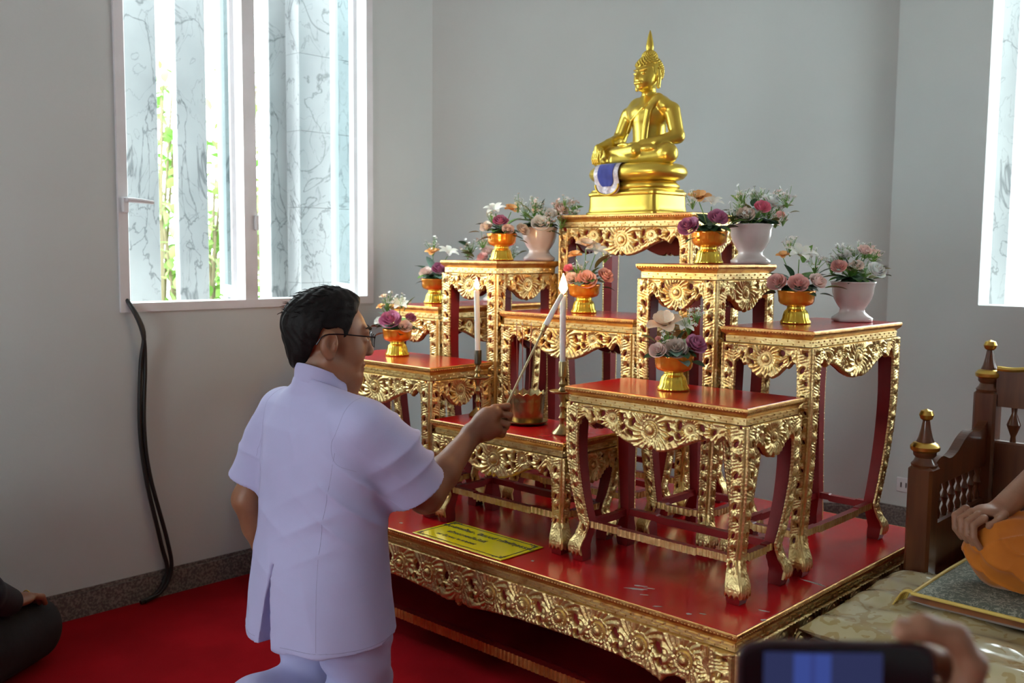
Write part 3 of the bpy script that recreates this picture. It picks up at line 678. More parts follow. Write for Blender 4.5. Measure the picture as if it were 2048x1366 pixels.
def blossoms(r, n, spread, size, lit=True):
    b = MB(); st = MB(); base = np.array([0, 0, -spread*1.2])
    for k in range(n):
        p = np.array([r.gauss(0, .42), r.gauss(0, .42), r.gauss(0, .42)])*spread; st.add(*tube([base, (p+base)*.5+np.array([0, 0, .1*spread]), p], [.0011, .0009, .0007], 4))
        q = Matrix.Rotation(r.uniform(0, 6), 3, 'Z') @ Matrix.Rotation(r.uniform(-1.2, 1.2), 3, 'X')
        for j in range(5):
            a = 2*PI*j/5; V = np.array([(0, 0, 0), (math.cos(a-.5)*.7, math.sin(a-.5)*.7, .25), (math.cos(a)*1.1, math.sin(a)*1.1, .3), (math.cos(a+.5)*.7, math.sin(a+.5)*.7, .25)])*size
            b.add(V @ np.array(q).T+p, [(0, 1, 2, 3)])
    return b.get(), st.get()
CAMH = np.array([-_F[0], -_F[1], 0.0]); CAMH /= np.linalg.norm(CAMH)
def look_rot(d, spin=0.0): return (Vector(d).to_track_quat('Z', 'Y') @ __import__('mathutils').Quaternion((0, 0, 1), spin)).to_euler()
def arrangement(e, base, items, d0, rim, pxm, seed, nleaf=14):
    """flowers held by bowl e (world base). items: (kind, colour, px, py, diameter px, depth offset)"""
    r = random.Random(seed); base = np.array(base); ctr = base+np.array([0, 0, rim])
    ob('foam', lathe([(.0, -.02), (.034, -.02), (.040, .004), (.03, .02), (0, .03)], 14), LC['dark'], e, loc=(0, 0, rim))
    for (kd, col, px, py, dpx, dd) in items:
        p = px_depth(px, py, d0+dd)-base; s = dpx/pxm/2; d = (p-np.array([0, 0, rim-.06])); d = d/np.linalg.norm(d)*.8+CAMH*.55+np.array([0, 0, .15])
        if kd == 'bl':
            bl, st = blossoms(r, int(24), s*1.15, .0066); o = ob('blossom_spray', bl, PC[col], e, sharp=0, loc=p); o['kind'] = 'stuff'; ob('sprig', st, LC['green'], o)
        elif kd == 'leaf':
            o = link('leaf', LMESH[col], e, p); q = p-np.array([0, 0, rim-.01]); q[2] *= .9; q = q/np.linalg.norm(q); o.location = tuple(p-q*s); o.scale = (s*2,)*3
            o.rotation_euler = (Vector(q).to_track_quat('Y', 'Z')).to_euler(); o.rotation_euler.rotate_axis('Y', r.uniform(-.5, .5))
        else:
            k = {'rose': 1.0, 'lily': 1.4, 'mag': 1.15}[kd]; o = link({'rose': 'rose', 'lily': 'lily', 'mag': 'open_flower'}[kd], fmesh(kd, col), e, p); o.scale = (s*k,)*3; o.rotation_euler = look_rot(d, r.uniform(0, 6))
            st = ob('stem', tube([(0, 0, 0), p*.45+np.array([0, 0, rim*.5-.01]) if False else (p+np.array([0, 0, rim]))*.5, p], .0016, 5), LC['green'], e) if dpx < 60 else None
            if st: 
                st.data = mesh('stem', *tube([(0, 0, rim), (p+np.array([0, 0, rim]))*.5, p-d*s*.3], .0016, 5), LC['green'])
    for k in range(nleaf):
        a = 2*PI*k/nleaf+r.uniform(-.2, .2); el = r.uniform(-.15, .8)
        if math.cos(a)*CAMH[0]+math.sin(a)*CAMH[1] > -.1: el = r.uniform(.02, .2)
        q = np.array([math.cos(a)*math.cos(el), math.sin(a)*math.cos(el), math.sin(el)]); L = r.uniform(.045, .075)
        o = link('leaf', LMESH[r.choice(['dark', 'dark', 'dark', 'blue', 'green'])], e, q*.022+np.array([0, 0, rim+.012])); o.scale = (L*(1.1 if el > .2 else .85),)*3; o.rotation_euler = Vector(q).to_track_quat('Y', 'Z').to_euler()
def rib(n, amp): return lambda t, k: 1+amp*math.cos(n*t)
_foot = mesh('foot', *lathe([(.043, 0), (.0455, .003), (.0445, .008), (.040, .014), (.0375, .028), (.034, .038), (.028, .044), (.026, .049), (.028, .053)], 96, rib(24, .018)), M['bowl_gold'], sharp=0)
_bowl = mesh('bowl', *lathe([(.026, .052), (.034, .055), (.047, .060), (.0525, .068), (.0535, .080), (.056, .096), (.0575, .1015), (.0555, .1015), (.051, .082), (.02, .072), (0, .072)], 96, rib(36, .010)), M['amber'], sharp=0)
def pdepth(p): return float((np.array(p)-CAM)@_F)
def flower_bowl(x, y, z, items, seed, label, s=1.0):
    e = empty('flower_bowl', (x, y, z)); tag(e, label, 'flower bowl', 'gold footed flower bowls'); link('foot', _foot, e); link('bowl', _bowl, e)
    d0 = pdepth((x, y, z+.1)); arrangement(e, (x, y, z), items, d0, .098, FPX/d0, seed, 18); return e
zA = ZP+.5230; zB = ZP+.7040; zC = ZP+.8820; zB2 = ZP+.7030
flower_bowl(.569, .315, zA, [('rose', 'grey', 1352, 697, 46, -.045), ('rose', 'mauve', 1393, 688, 44, -.03), ('rose', 'pale', 1315, 700, 34, -.04), ('mag', 'peach', 1328, 650, 62, -.01), ('lily', 'lily', 1366, 655, 40, 0), ('bl', 'white', 1378, 640, 44, .0), ('bl', 'white', 1396, 628, 30, .02), ('bl', 'white', 1336, 668, 36, -.02), ('leaf', 'dark', 1362, 669, 30, -.035), ('leaf', 'olive', 1298, 674, 32, -.01), ('leaf', 'dark', 1302, 684, 30, -.02), ('leaf', 'dark', 1300, 711, 26, -.03), ('leaf', 'blue', 1368, 722, 36, -.055), ('rose', 'pink', 1316, 677, 12, -.02), ('leaf', 'dark', 1398, 726, 26, -.02)], 11, 'gold footed bowl with grey and mauve roses, on the low table by the bench')
flower_bowl(-.683, .336, zA, [('rose', 'mauve', 781, 639, 42, -.04), ('rose', 'mauve', 822, 635, 22, -.02), ('rose', 'pale', 811, 652, 27, -.045), ('rose', 'white', 758, 642, 22, -.01), ('lily', 'lily', 800, 612, 34, 0), ('leaf', 'green', 815, 606, 36, 0), ('mag', 'orange', 762, 614, 16, 0), ('mag', 'peach', 767, 594, 14, 0), ('bl', 'white', 774, 600, 34, 0), ('bl', 'white', 803, 598, 26, .01), ('leaf', 'dark', 752, 651, 22, -.01), ('leaf', 'dark', 829, 656, 28, -.02), ('leaf', 'dark', 800, 664, 26, -.04), ('leaf', 'olive', 757, 668, 22, -.01)], 12, 'gold footed bowl with a large mauve rose, on the low table by the kneeling man')
flower_bowl(-.024, .631, zB, [('rose', 'pink', 1172, 559, 42, -.045), ('rose', 'pink', 1212, 551, 34, -.02), ('mag', 'peach', 1172, 492, 36, 0), ('mag', 'orange', 1150, 512, 26, 0), ('lily', 'lily', 1192, 504, 36, -.01), ('bl', 'white', 1158, 532, 40, -.03), ('rose', 'hot', 1137, 536, 20, -.02), ('rose', 'pale', 1143, 556, 28, -.03), ('leaf', 'olive', 1202, 520, 40, -.02), ('leaf', 'green', 1190, 540, 26, -.03), ('leaf', 'dark', 1218, 575, 26, -.02), ('bl', 'white', 1210, 512, 20, .02)], 13, 'gold footed bowl with salmon pink roses and peach blooms, behind the incense pot')
flower_bowl(.483, .62, zC, [('rose', 'mauve', 1376, 452, 42, -.035), ('rose', 'mauve', 1436, 435, 40, -.04), ('mag', 'orange', 1398, 398, 42, 0), ('lily', 'lily', 1424, 408, 36, 0), ('bl', 'white', 1386, 398, 30, -.01), ('leaf', 'dark', 1400, 432, 26, -.03), ('leaf', 'dark', 1410, 458, 34, -.05), ('leaf', 'dark', 1440, 466, 28, -.05), ('leaf', 'green', 1478, 440, 36, -.02), ('leaf', 'dark', 1464, 452, 26, -.03), ('bl', 'white', 1466, 425, 28, .01), ('leaf', 'dark', 1380, 478, 24, -.03)], 14, 'gold footed bowl with two mauve roses and an orange bloom, on the bench-side tall table')
flower_bowl(-.416, .62, zC, [('rose', 'mauve', 1001, 441, 30, -.03), ('rose', 'pale', 1016, 458, 24, -.05), ('rose', 'cream', 972, 453, 26, -.02), ('rose', 'cream', 1046, 459, 28, -.02), ('mag', 'orange', 1023, 420, 28, 0), ('lily', 'lily', 990, 422, 34, 0), ('bl', 'white', 1036, 406, 28, .01), ('bl', 'white', 984, 430, 26, 0), ('leaf', 'dark', 993, 464, 32, -.05), ('leaf', 'blue', 966, 476, 30, -.02), ('leaf', 'green', 1006, 465, 20, -.06), ('leaf', 'dark', 1034, 472, 26, -.03), ('leaf', 'olive', 948, 462, 22, 0), ('leaf', 'olive', 1048, 482, 18, 0)], 15, 'gold footed bowl with cream and mauve roses, on the window-side tall table')
flower_bowl(.721, .742, zB2, [('rose', 'pink', 1553, 564, 38, -.03), ('rose', 'pink', 1597, 566, 40, -.05), ('rose', 'pale', 1636, 562, 36, -.03), ('lily', 'lily', 1600, 512, 50, 0), ('mag', 'orange', 1566, 512, 24, 0), ('bl', 'white', 1580, 488, 36, .01), ('bl', 'white', 1630, 520, 40, .01), ('leaf', 'green', 1672, 572, 42, -.02), ('leaf', 'green', 1612, 506, 40, .0), ('leaf', 'dark', 1536, 585, 32, -.02), ('leaf', 'dark', 1580, 540, 34, -.02), ('leaf', 'dark', 1620, 586, 30, -.05), ('leaf', 'dark', 1655, 588, 28, -.02), ('leaf', 'blue', 1648, 540, 28, 0)], 16, 'gold footed bowl with three pink roses and white lilies, on the bench-end deep table')
flower_bowl(-.838, .665, zB2, [('rose', 'pale', 852, 544, 26, -.02), ('rose', 'mauve', 879, 537, 30, -.03), ('mag', 'orange', 865, 506, 26, 0), ('bl', 'white', 866, 490, 32, .01), ('lily', 'lily', 896, 508, 34, .02), ('leaf', 'blue', 861, 524, 28, -.02), ('leaf', 'blue', 842, 562, 24, -.01), ('leaf', 'dark', 868, 556, 24, -.03)], 17, 'gold footed bowl with orange and mauve blooms, on the window-end deep table')
_vase = mesh('vase_body', *lathe([(.055, 0), (.062, .002), (.063, .012), (.052, .020), (.040, .030), (.038, .040), (.048, .054), (.058, .072), (.064, .092), (.065, .108), (.069, .122), (.072, .127), (.067, .127), (.058, .11), (.0, .09)], 48, lambda t, k: 1+(.04*math.cos(4*t) if k < 4 else .012*math.cos(8*t))), M['ceramic'], sharp=0)
def vase(x, y, z, items, seed, label):
    e = empty('flower_vase', (x, y, z)); tag(e, label, 'vase', 'white ceramic flower vases'); link('vase_body', _vase, e); d0 = pdepth((x, y, z+.2))
    r = random.Random(seed); it = list(items); cx = sum(i[2] for i in items)/len(items); cy = sum(i[3] for i in items)/len(items)
    for k in range(15): it.append(('bl', r.choice(['white', 'white', 'pale']), cx+r.uniform(-52, 52), cy+r.uniform(-32, 18), r.uniform(24, 36), r.uniform(-.05, .06)))
    for k in range(20): it.append(('leaf', r.choice(['dark', 'olive', 'green', 'blue']), cx+r.uniform(-62, 62), cy+r.uniform(-26, 34), r.uniform(18, 28), r.uniform(-.05, .05)))
    arrangement(e, (x, y, z), it, d0, .122, FPX/d0, seed, 22); return e
vase(.79, .985, zB2, [('rose', 'pink', 1677, 532, 30, -.06), ('rose', 'white', 1754, 540, 38, -.04), ('rose', 'pale', 1730, 500, 28, -.02), ('rose', 'white', 1690, 508, 24, -.02), ('rose', 'cream', 1716, 530, 24, -.05)], 31, 'white ceramic vase with a pink and a white rose, on the bench-end deep table')
vase(.548, .762, zC, [('rose', 'hot', 1525, 413, 32, -.05), ('rose', 'cream', 1490, 428, 38, -.04), ('rose', 'white', 1546, 400, 36, -.01), ('rose', 'pink', 1563, 432, 24, -.03)], 32, 'white ceramic vase with one hot pink rose, on the bench-side tall table')
vase(-.366, .775, zC, [('rose', 'white', 1081, 446, 36, -.05), ('rose', 'pale', 1124, 418, 30, -.02), ('rose', 'white', 1104, 426, 24, -.03)], 33, 'white ceramic vase of white blossoms, on the window-side tall table')
vase(-.80, .99, zB2, [('rose', 'pale', 976, 502, 26, -.04), ('rose', 'pink', 965, 514, 22, -.05), ('rose', 'pale', 1000, 510, 24, -.03)], 34, 'white ceramic vase mostly hidden behind the window-side tall table')
# ---- candlesticks, candles, incense
def flame_vf(h, w): return lathe([(0, 0), (w*.55, h*.10), (w, h*.28), (w*.85, h*.5), (w*.42, h*.78), (w*.12, h*.95), (0, h)], 14)
def candlestick(x, y, ztop, lean, label, lc, cup):
    zb = ZP+.3500; e = empty('candlestick', (x, y, zb)); tag(e, label, 'candlestick', 'brass candlesticks'); hp = .128
    ob('base', lathe([(.030, 0), (.031, .004), (.027, .010), (.018, .018), (.010, .026), (.008, .032)], 28), M['brass'], e)
    ob('stem', lathe([(.008, .030), (.007, .045), (.011, .052), (.007, .060), (.006, .080), (.0095, .088), (.006, .096), (.007, .110), (.011, .120), (.012, hp)], 20), M['brass'], e)
    ob('drip_pan', lathe([(.011, hp-.001), (.036, hp+.002), (.041, hp+.008), (.040, hp+.009), (.030, hp+.005), (.008, hp+.005)], 32), M['brass'], e)
    ob('neck', lathe([(.009, hp+.004), (.013, hp+.010), (.007, hp+.02), (.011, hp+.03), (.007, hp+.042), (.009, hp+.052)], 20), M['brass'], e)
    ob('cup', lathe([(.009, hp+.050), (.0125, hp+.054), (.0125, hp+.098), (.0115, hp+.10), (.0105, hp+.098), (.0105, hp+.06)], 20), cup, e)
    c = empty('candle', (x, y, zb+hp+.070)); tag(c, lc, 'candle', 'white candles'); L = ztop-(zb+hp+.070); c.rotation_euler = lean
    ob('wax', lathe([(.0090, 0), (.0093, L*.5), (.0095, L-.006), (.0082, L-.001), (.004, L-.003), (0, L-.003)], 18), M['wax'], c); ob('wick', tube([(0, 0, L-.004), (.001, 0, L+.006), (.002, 0, L+.012)], .0011, 6), M['wick'], c)
    return e, c, L
_, cL, LL = candlestick(-.232, .317, ZP+.784, (-.02, -.055, 0), 'brass candlestick on the low incense table, beside the man\'s side table', 'white candle with a small flame, standing beyond the incense pot from the bench', M['dark_brass'])
_, cR, LR = candlestick(.192, .267, ZP+.784, (0, -.01, 0), 'brass candlestick on the low incense table, being lit by the man', 'white candle being lit by the man\'s long taper', M['brass'])
ob('flame', flame_vf(.042, .0088), M['flame'], cL, loc=(.001, 0, LL+.002)); ob('flame', flame_vf(.066, .0135), M['flame'], cR, loc=(.001, 0, LR+.001))
for p_, w_ in ((cL, 1.6), (cR, 3.0)):
    l = bpy.data.lights.new('flame_light', 'POINT'); l.energy = w_; l.color = (1, .55, .2); l.shadow_soft_size = .012; o = bpy.data.objects.new('flame_light', l); COL.objects.link(o); o.parent = p_; o.location = (0, 0, (LL if p_ is cL else LR)+.075)
pot = empty('incense_pot', (-.014, .33, ZP+.3500)); tag(pot, 'brass incense pot with a scalloped rim, on the low red table', 'incense pot')
ob('saucer', lathe([(.045, 0), (.060, .003), (.070, .010), (.071, .012), (.068, .012), (.055, .007), (0, .007)], 40), M['brass'], pot)
sc = lambda t, k: 1+(.03*math.cos(15*t) if k in (7, 8, 9) else 0)
V, F = lathe([(.050, .008), (.053, .012), (.055, .05), (.057, .075), (.058, .080), (.0575, .083), (.059, .092), (.063, .104), (.062, .105), (.0575, .09), (.052, .02)], 90, sc)
V = [(x, y, z+(.004*math.cos(15*math.atan2(y, x)) if z > .1 else 0)) for x, y, z in V]
ob('pot_body', (V, F), M['brass'], pot); ob('ash', lathe([(.054, .066), (.03, .072), (0, .074)], 24, cap=False), mat('grey_ash', (.33, .31, .29), .95), pot)
M['stick'] = mat('red_incense_stick', (.30, .07, .06), .8); M['ashtip'] = mat('grey_incense_tip', (.45, .42, .4), .9)
for px, pb in ((1033, 1036), (1045, 1046), (1063, 1057)):
    i = empty('incense_stick', (0, 0, 0)); tag(i, 'thin red incense stick with an ashy tip, standing in the brass pot', 'incense stick', 'incense sticks in the pot'); t = on_y(px, 645, .33); b_ = on_y(pb, 790, .33); b_[2] = ZP+.3492+.066
    i.location = tuple(b_); d = t-b_; ob('stick', tube([(0, 0, 0), d*.98], .0013, 6), M['stick'], i); ob('ash_tip', tube([d*.97, d], [.0022, .0016], 6), M['ashtip'], i)
# ---- yellow sign lying on the platform
M['yellow'] = mat('yellow_sign_face', (.80, .66, .004), .25, coat=.5); M['ink'] = mat('dark_blue_ink', (.012, .016, .035), .5)
sg = empty('yellow_sign', (-.019, .105, ZP+.0008), -.012); tag(sg, 'yellow sign plate with dark Thai lettering, lying on the red platform', 'sign')
SW, SD = .405, .188
ob('plate', bbox(-SW/2, SW/2, -SD/2, SD/2, 0, .0035, .001), M['yellow'], sg)
b = MB()
for o_, w_ in ((.012, .0012), (.015, .0005)):
    x1, y1 = SW/2-o_, SD/2-o_; b.box(-x1, x1, -y1, -y1+w_, .0034, .0041).box(-x1, x1, y1-w_, y1, .0034, .0041).box(-x1, -x1+w_, -y1, y1, .0034, .0041).box(x1-w_, x1, -y1, y1, .0034, .0041)
ob('border_line', b.get(), M['ink'], sg, smooth=False)
for sx in (-1, 1):
    for sy in (-1, 1):
        b = MB()
        for k, (cx, cy, r_, a0, a1) in enumerate(((.016, .014, .007, 0, 4.6), (.030, .011, .005, 1, 5.5), (.013, .028, .005, -1, 4), (.043, .010, .004, 2, 7), (.024, .022, .005, 0, 4))):
            P = [((SW/2-cx-r_*(1-.5*t)*math.cos(a0+(a1-a0)*t))*sx, (SD/2-cy-r_*(1-.5*t)*math.sin(a0+(a1-a0)*t))*sy, .0036) for t in np.linspace(0, 1, 14)]; b.add(*tube(P, .0014, 6, flat=.4))
        ob('corner_flourish', b.get(), M['ink'], sg)
def text(body, size, x, y, z, par, m, name='lettering', ext=.0003, bold=.0):
    c = bpy.data.curves.new(name, 'FONT'); c.body = body; c.size = size; c.align_x = 'CENTER'; c.extrude = ext; c.offset = bold; c.resolution_u = 2
    t = bpy.data.objects.new(name, c); COL.objects.link(t); dg = bpy.context.evaluated_depsgraph_get(); me = bpy.data.meshes.new_from_object(t.evaluated_get(dg)); bpy.data.objects.remove(t)
    me.materials.clear(); me.materials.append(m); o = link(name, me, par, (x, y, z)); return o
text('คณะสหพร้อม , นิมมนต์ ทรัพย์กุลธรรม', .027, .0, .037, .0038, sg, M['ink'], bold=.0004)
text('สร้างถวายเมื่อวันที่', .024, -.045, -.008, .0038, sg, M['ink'], bold=.0003)
text('๓๙ มีนาคม พ.ศ.๒๕๔๙', .021, -.052, -.047, .0038, sg, M['ink'], bold=.0003)
# ---- power outlet and cables
ou = empty('wall_outlet', (.352, YR, .205)); tag(ou, 'small white wall outlet beside the wooden bench post', 'outlet')
ob('plate', bbox(-.035, .05, -.008, 0, -.035, .035, .003), M['white_frame'], ou)
for k in (-.012, .012, .03): ob('socket', bbox(k-.003, k+.003, -.009, -.007, -.012, .012, .0005), M['wick'], ou)
M['cable'] = mat('black_rubber_cable', (.012, .012, .013), .45)
for k, (off, lb) in enumerate(((0, 'outer black cable hanging from the open window to the floor'), (.016, 'inner black cable hanging from the open window to the floor'))):
    P = [(XL-.06, -.44, 1.12), (XL+.015, -.437, 1.105), (XL+.04, -.40+off*.3, 1.0), (XL+.025, -.385-off, .88), (XL+.02, -.392-off, .66), (XL+.02, -.375-off, .47), (XL+.025, -.315-off*1.6, .21), (XL+.03, -.305-off, .10), (XL+.035, -.345-off, .03), (XL+.05, -.42-off, .012)]
    tag(ob('black_cable', tube(smooth_path(P, 50), .0075, 8), M['cable']), lb, 'cable', 'cables on the left wall')
# ================================================================ golden seated statue
M['statue'] = mat('painted_gold_statue', (0.72, 0.53, 0.085), 0.30, 0.8, col2=(0.64, 0.45, 0.07), scale=9, bump=.06, bscale=40)
M['silver'] = mat('silver_lace_trim', (.55, .50, .52), .5, .3, col2=(.36, .33, .38), scale=120); M['blue'] = mat('royal_blue_velvet', (.02, .03, .22), .8, col2=(.03, .045, .28), scale=30, sheen=.3)
bz = ZP+1.0547
st = empty('golden_statue', (-.028, .935, bz), -.06); tag(st, 'golden seated statue with a flame-topped head, on a golden pedestal', 'statue')
def rr_loft(levels, n=12, p=5.0):
    """stack of superellipse sections (a, b, z, yoff)"""
    V = []; F = []; N = 4*n
    for (a, b, z, yo) in levels:
        for k in range(N):
            t = 2*PI*k/N; c, s = math.cos(t), math.sin(t); V.append((a*math.copysign(abs(c)**(2/p), c), b*math.copysign(abs(s)**(2/p), s)+yo, z))
    for l in range(len(levels)-1):
        for k in range(N): F.append((l*N+k, l*N+(k+1) % N, l*N+N+(k+1) % N, l*N+N+k))
    F += [tuple(range(N))[::-1], tuple(range((len(levels)-1)*N, len(levels)*N))]; return V, F
ob('pedestal', rr_loft([(.168, .108, 0, 0), (.168, .108, .006, 0), (.161, .102, .012, 0), (.158, .100, .03, 0), (.157, .099, .066, 0), (.162, .103, .071, 0), (.162, .103, .078, 0), (.155, .096, .083, 0), (.152, .094, .09, 0)], 16, 12), M['statue'], st, sharp=40)
ob('lower_cushion', rr_loft([(.150, .092, .086, 0), (.160, .100, .096, 0), (.160, .100, .104, 0), (.148, .090, .116, 0), (.140, .083, .121, 0)], 14, 3.2), M['statue'], st, sharp=60)
ob('upper_cushion', rr_loft([(.150, .088, .119, 0), (.178, .108, .127, 0), (.190, .117, .140, 0), (.193, .119, .150, 0), (.189, .116, .164, 0), (.176, .106, .176, 0), (.160, .095, .181, 0), (.14, .08, .182, 0)], 14, 2.8), M['statue'], st, sharp=60)
f = Field((-.24, -.15, .165), (.24, .16, .64), .0023); SX = .012
def q(x, y, z): return (x+SX, y, z)
for s in (-1, 1):
    f.cone((s*.055+SX*.5, .055, .222), (s*.158, -.025, .214), .046, .036, .02)
f.cone((.158, -.025, .208), (-.05, -.066, .198), .033, .025, .008); f.ell((-.085, -.062, .198), (.04, .02, .016), .008)
f.cone((-.158, -.025, .216), (.045, -.068, .226), .034, .026, .006); f.ell((.088, -.052, .232), (.042, .022, .014), .008)
f.ell(q(0, .052, .228), (.088, .068, .055), .02)
f.path([q(0, .052, .24), q(0, .050, .30), q(0, .046, .345)], [.060, .056, .064], .02)
f.ell(q(0, .044, .368), (.086, .054, .050), .02); f.ell(q(0, .012, .372), (.06, .024, .03), .02)
f.path([q(-.092, .05, .378), q(-.05, .047, .398), q(0, .046, .404), q(.05, .047, .398), q(.092, .05, .378)], [.029, .032, .034, .032, .029], .02)
f.path([q(-.102, .05, .372), q(-.128, .03, .285), q(-.122, -.035, .262)], [.030, .025, .021], .008)
f.path([q(-.122, -.035, .262), q(-.128, -.072, .252)], [.021, .014], .006); f.ell(q(-.131, -.088, .238), (.016, .012, .022), .006)
for k in range(4): f.path([q(-.144+.009*k, -.092, .232), q(-.144+.009*k, -.101, .205), q(-.144+.009*k, -.098, .188)], [.0055, .005, .0035], .002)
f.path([q(-.112, -.085, .24), q(-.104, -.098, .222), q(-.103, -.104, .208)], [.006, .0055, .004], .003)
f.path([q(.102, .05, .372), q(.132, .045, .280), q(.09, -.02, .256), q(.048, -.052, .252)], [.030, .026, .020, .014], .008)
f.ell(q(.02, -.062, .250), (.028, .018, .009), .006)
for k in range(4): f.path([q(.0, -.048-.009*k, .250), q(-.022, -.048-.009*k, .252), q(-.042, -.05-.009*k, .249)], [.0055, .005, .0035], .002)
f.path([q(0, .046, .415), q(0, .042, .462)], [.028, .025], .012)
f.ell(q(0, .034, .512), (.0455, .050, .058), .008); f.ell(q(0, .014, .486), (.039, .037, .040), .014); f.ell(q(0, -.004, .462), (.013, .013, .011), .014)
f.cone(q(0, -.018, .516), q(0, -.0310, .492), .0045, .0066, .005); f.cone(q(-.014, -.0215, .475), q(.014, -.0215, .475), .0046, .0046, .003)
for s in (-1, 1):
    f.cone(q(s*.006, -.018, .521), q(s*.030, -.009, .524), .0036, .003, .003); f.ell(q(s*.017, -.0145, .510), (.011, .006, .0045), .003)
    f.path([q(s*.048, .035, .525), q(s*.052, .036, .495), q(s*.050, .034, .462)], [.008, .008, .007], .003)
# robe: edge over the left shoulder, hanging sash
f.path([q(.055, .004, .418), q(.02, -.014, .385), q(-.03, -.016, .345), q(-.066, .006, .305)], [.0055, .0055, .0055, .0055], .003)
f.path([q(.062, .01, .415), q(.045, -.014, .375), q(.035, -.016, .32), q(.03, -.018, .262)], [.012, .012, .012, .011], .002)
f.path([q(.062, .02, .418), q(.085, .03, .392), q(.10, .06, .378)], [.020, .02, .02], .012)
ob('body', f.mesh(), M['statue'], st, sharp=0)
b = MB(); hc = np.array(q(0, .040, .522)); hr = np.array([.0505, .0545, .0560]); gold_ang = PI*(3-math.sqrt(5))
SPH = lathe([(0, -1), (.6, -.75), (.95, -.2), (.9, .35), (.5, .85), (0, 1)], 8); SPV = np.array(SPH[0])
for k in range(420):
    zz = 1-2*(k+.5)/420; rad = math.sqrt(1-zz*zz); t = gold_ang*k; n = np.array([rad*math.cos(t), rad*math.sin(t), zz]); p = hc+hr*n
    if p[2] < .497 or (n[1] < -.05 and p[2] < .536+.012*abs(n[0])) or (p[1] < .045 and p[2] < .512): continue
    b.add(SPV*.0052+p, SPH[1])
for k in range(120):
    zz = 1-1.2*(k+.5)/120; rad = math.sqrt(max(0, 1-zz*zz)); t = gold_ang*k; p = np.array(q(0, .042, .572))+np.array([.027*rad*math.cos(t), .027*rad*math.sin(t), .026*zz])
    b.add(SPV*.0047+p, SPH[1])
hair = ob('hair_curls', b.get(), M['statue'], st, sharp=0); hair['kind'] = 'stuff'
hs = Field((-.06, -.03, .49), (.085, .11, .61), .003); hs.ell(hc, hr*.985, .002); hs.ell(q(0, .042, .572), (.0265, .0265, .025), .012)
hs.func(lambda x, y, z: np.minimum(np.maximum(y-.012, z-.533), z-.498)+0*x, (-.1, -.1, .45), (.1, .2, .66), .004, 'cut')
ob('scalp', hs.mesh(), M['statue'], hair, sharp=0)
ob('flame_finial', lathe([(.012, .586), (.0155, .594), (.0130, .600), (.0150, .607), (.0140, .618), (.0115, .632), (.0088, .646), (.0058, .658), (.0025, .668), (0, .673)], 18), M['statue'], st, loc=(SX, .042, 0), sharp=60)
# cloth hanging over the cushion front
prof = smooth_path([(-.080, .186), (-.108, .180), (-.121, .160), (-.124, .142), (-.118, .120), (-.114, .100), (-.113, .082), (-.112, .066)], 22)
def drape(w0, off, tr, bot):
    V = []; F = []; us = np.linspace(-1, 1, 17)
    for j, (y, z) in enumerate(prof):
        t = j/21
        for u in us:
            w = w0*(1 if t < bot-.25 else math.sqrt(max(.02, 1-((t-(bot-.25))/.27)**2))) if t <= bot else w0*.15; V.append((u*w, y-off-.004*math.cos(u*9)*t*tr, z))
    n = 17
    m = int(bot*21)+1
    for j in range(m-1):
        for i in range(n-1): F.append((j*n+i, j*n+i+1, j*n+n+i+1, j*n+n+i))
    V2 = [(x, y+.0025, z) for x, y, z in V]; k = len(V); F2 = [tuple(i+k for i in f[::-1]) for f in F]
    return V+V2, F+F2
ct = ob('lace_cloth', drape(.058, .003, .5, .98), M['silver'], st, sharp=0, loc=(-.045, 0, 0)); ob('blue_panel', drape(.036, .0062, .2, .74), M['blue'], ct, sharp=0)
b = MB()
for k in range(40):
    t = k/39; a = PI*(-.05+1.1*t); x = -.055*math.cos(a); z = .105-.036*math.sin(a) if math.sin(a) > 0 else .105+.0; b.add(SPV*.0042+np.array([x, -.118, z]), SPH[1])
ob('lace_edge', b.get(), M['statue'], ct, sharp=0)['kind'] = 'stuff'
# ================================================================ bench, monk, phone
M['wood'] = mat('dark_varnished_wood', (0.135, 0.042, 0.014), 0.28, col2=(0.075, 0.021, 0.007), scale=5, stretch=(6, 6, .7), lo=.35, hi=.7, coat=.4)
M['gilt'] = mat('gilt_turning', (.62, .42, .10), .28, 1.0)
BX0, BX1, BY0, BY1 = 1.035, 3.0, .255, 1.49       # bench footprint
SEAT = .315
be = empty('wooden_bench', ((BX0+BX1)/2, (BY0+BY1)/2, 0)); tag(be, 'dark varnished wooden bench with turned posts and gilt finials', 'bench'); bo = np.array([(BX0+BX1)/2, (BY0+BY1)/2, 0])
def bl(x0, x1, y0, y1, z0, z1, n, m='wood', par=None, c=.006): return ob(n, bbox(x0-bo[0], x1-bo[0], y0-bo[1], y1-bo[1], z0, z1, c), M[m], par or be)
bl(BX0, BX1, BY0, BY1, SEAT-.05, SEAT, 'seat_board'); bl(BX0+.02, BX1-.02, BY0+.015, BY0+.04, SEAT-.15, SEAT-.05, 'apron'); bl(BX0+.015, BX0+.04, BY0+.04, BY1-.04, SEAT-.15, SEAT-.05, 'apron')
for x in (BX0+.005, BX1-.085):
    for y in (BY0+.01, BY1-.09): bl(x, x+.08, y, y+.08, 0, SEAT-.05, 'leg')
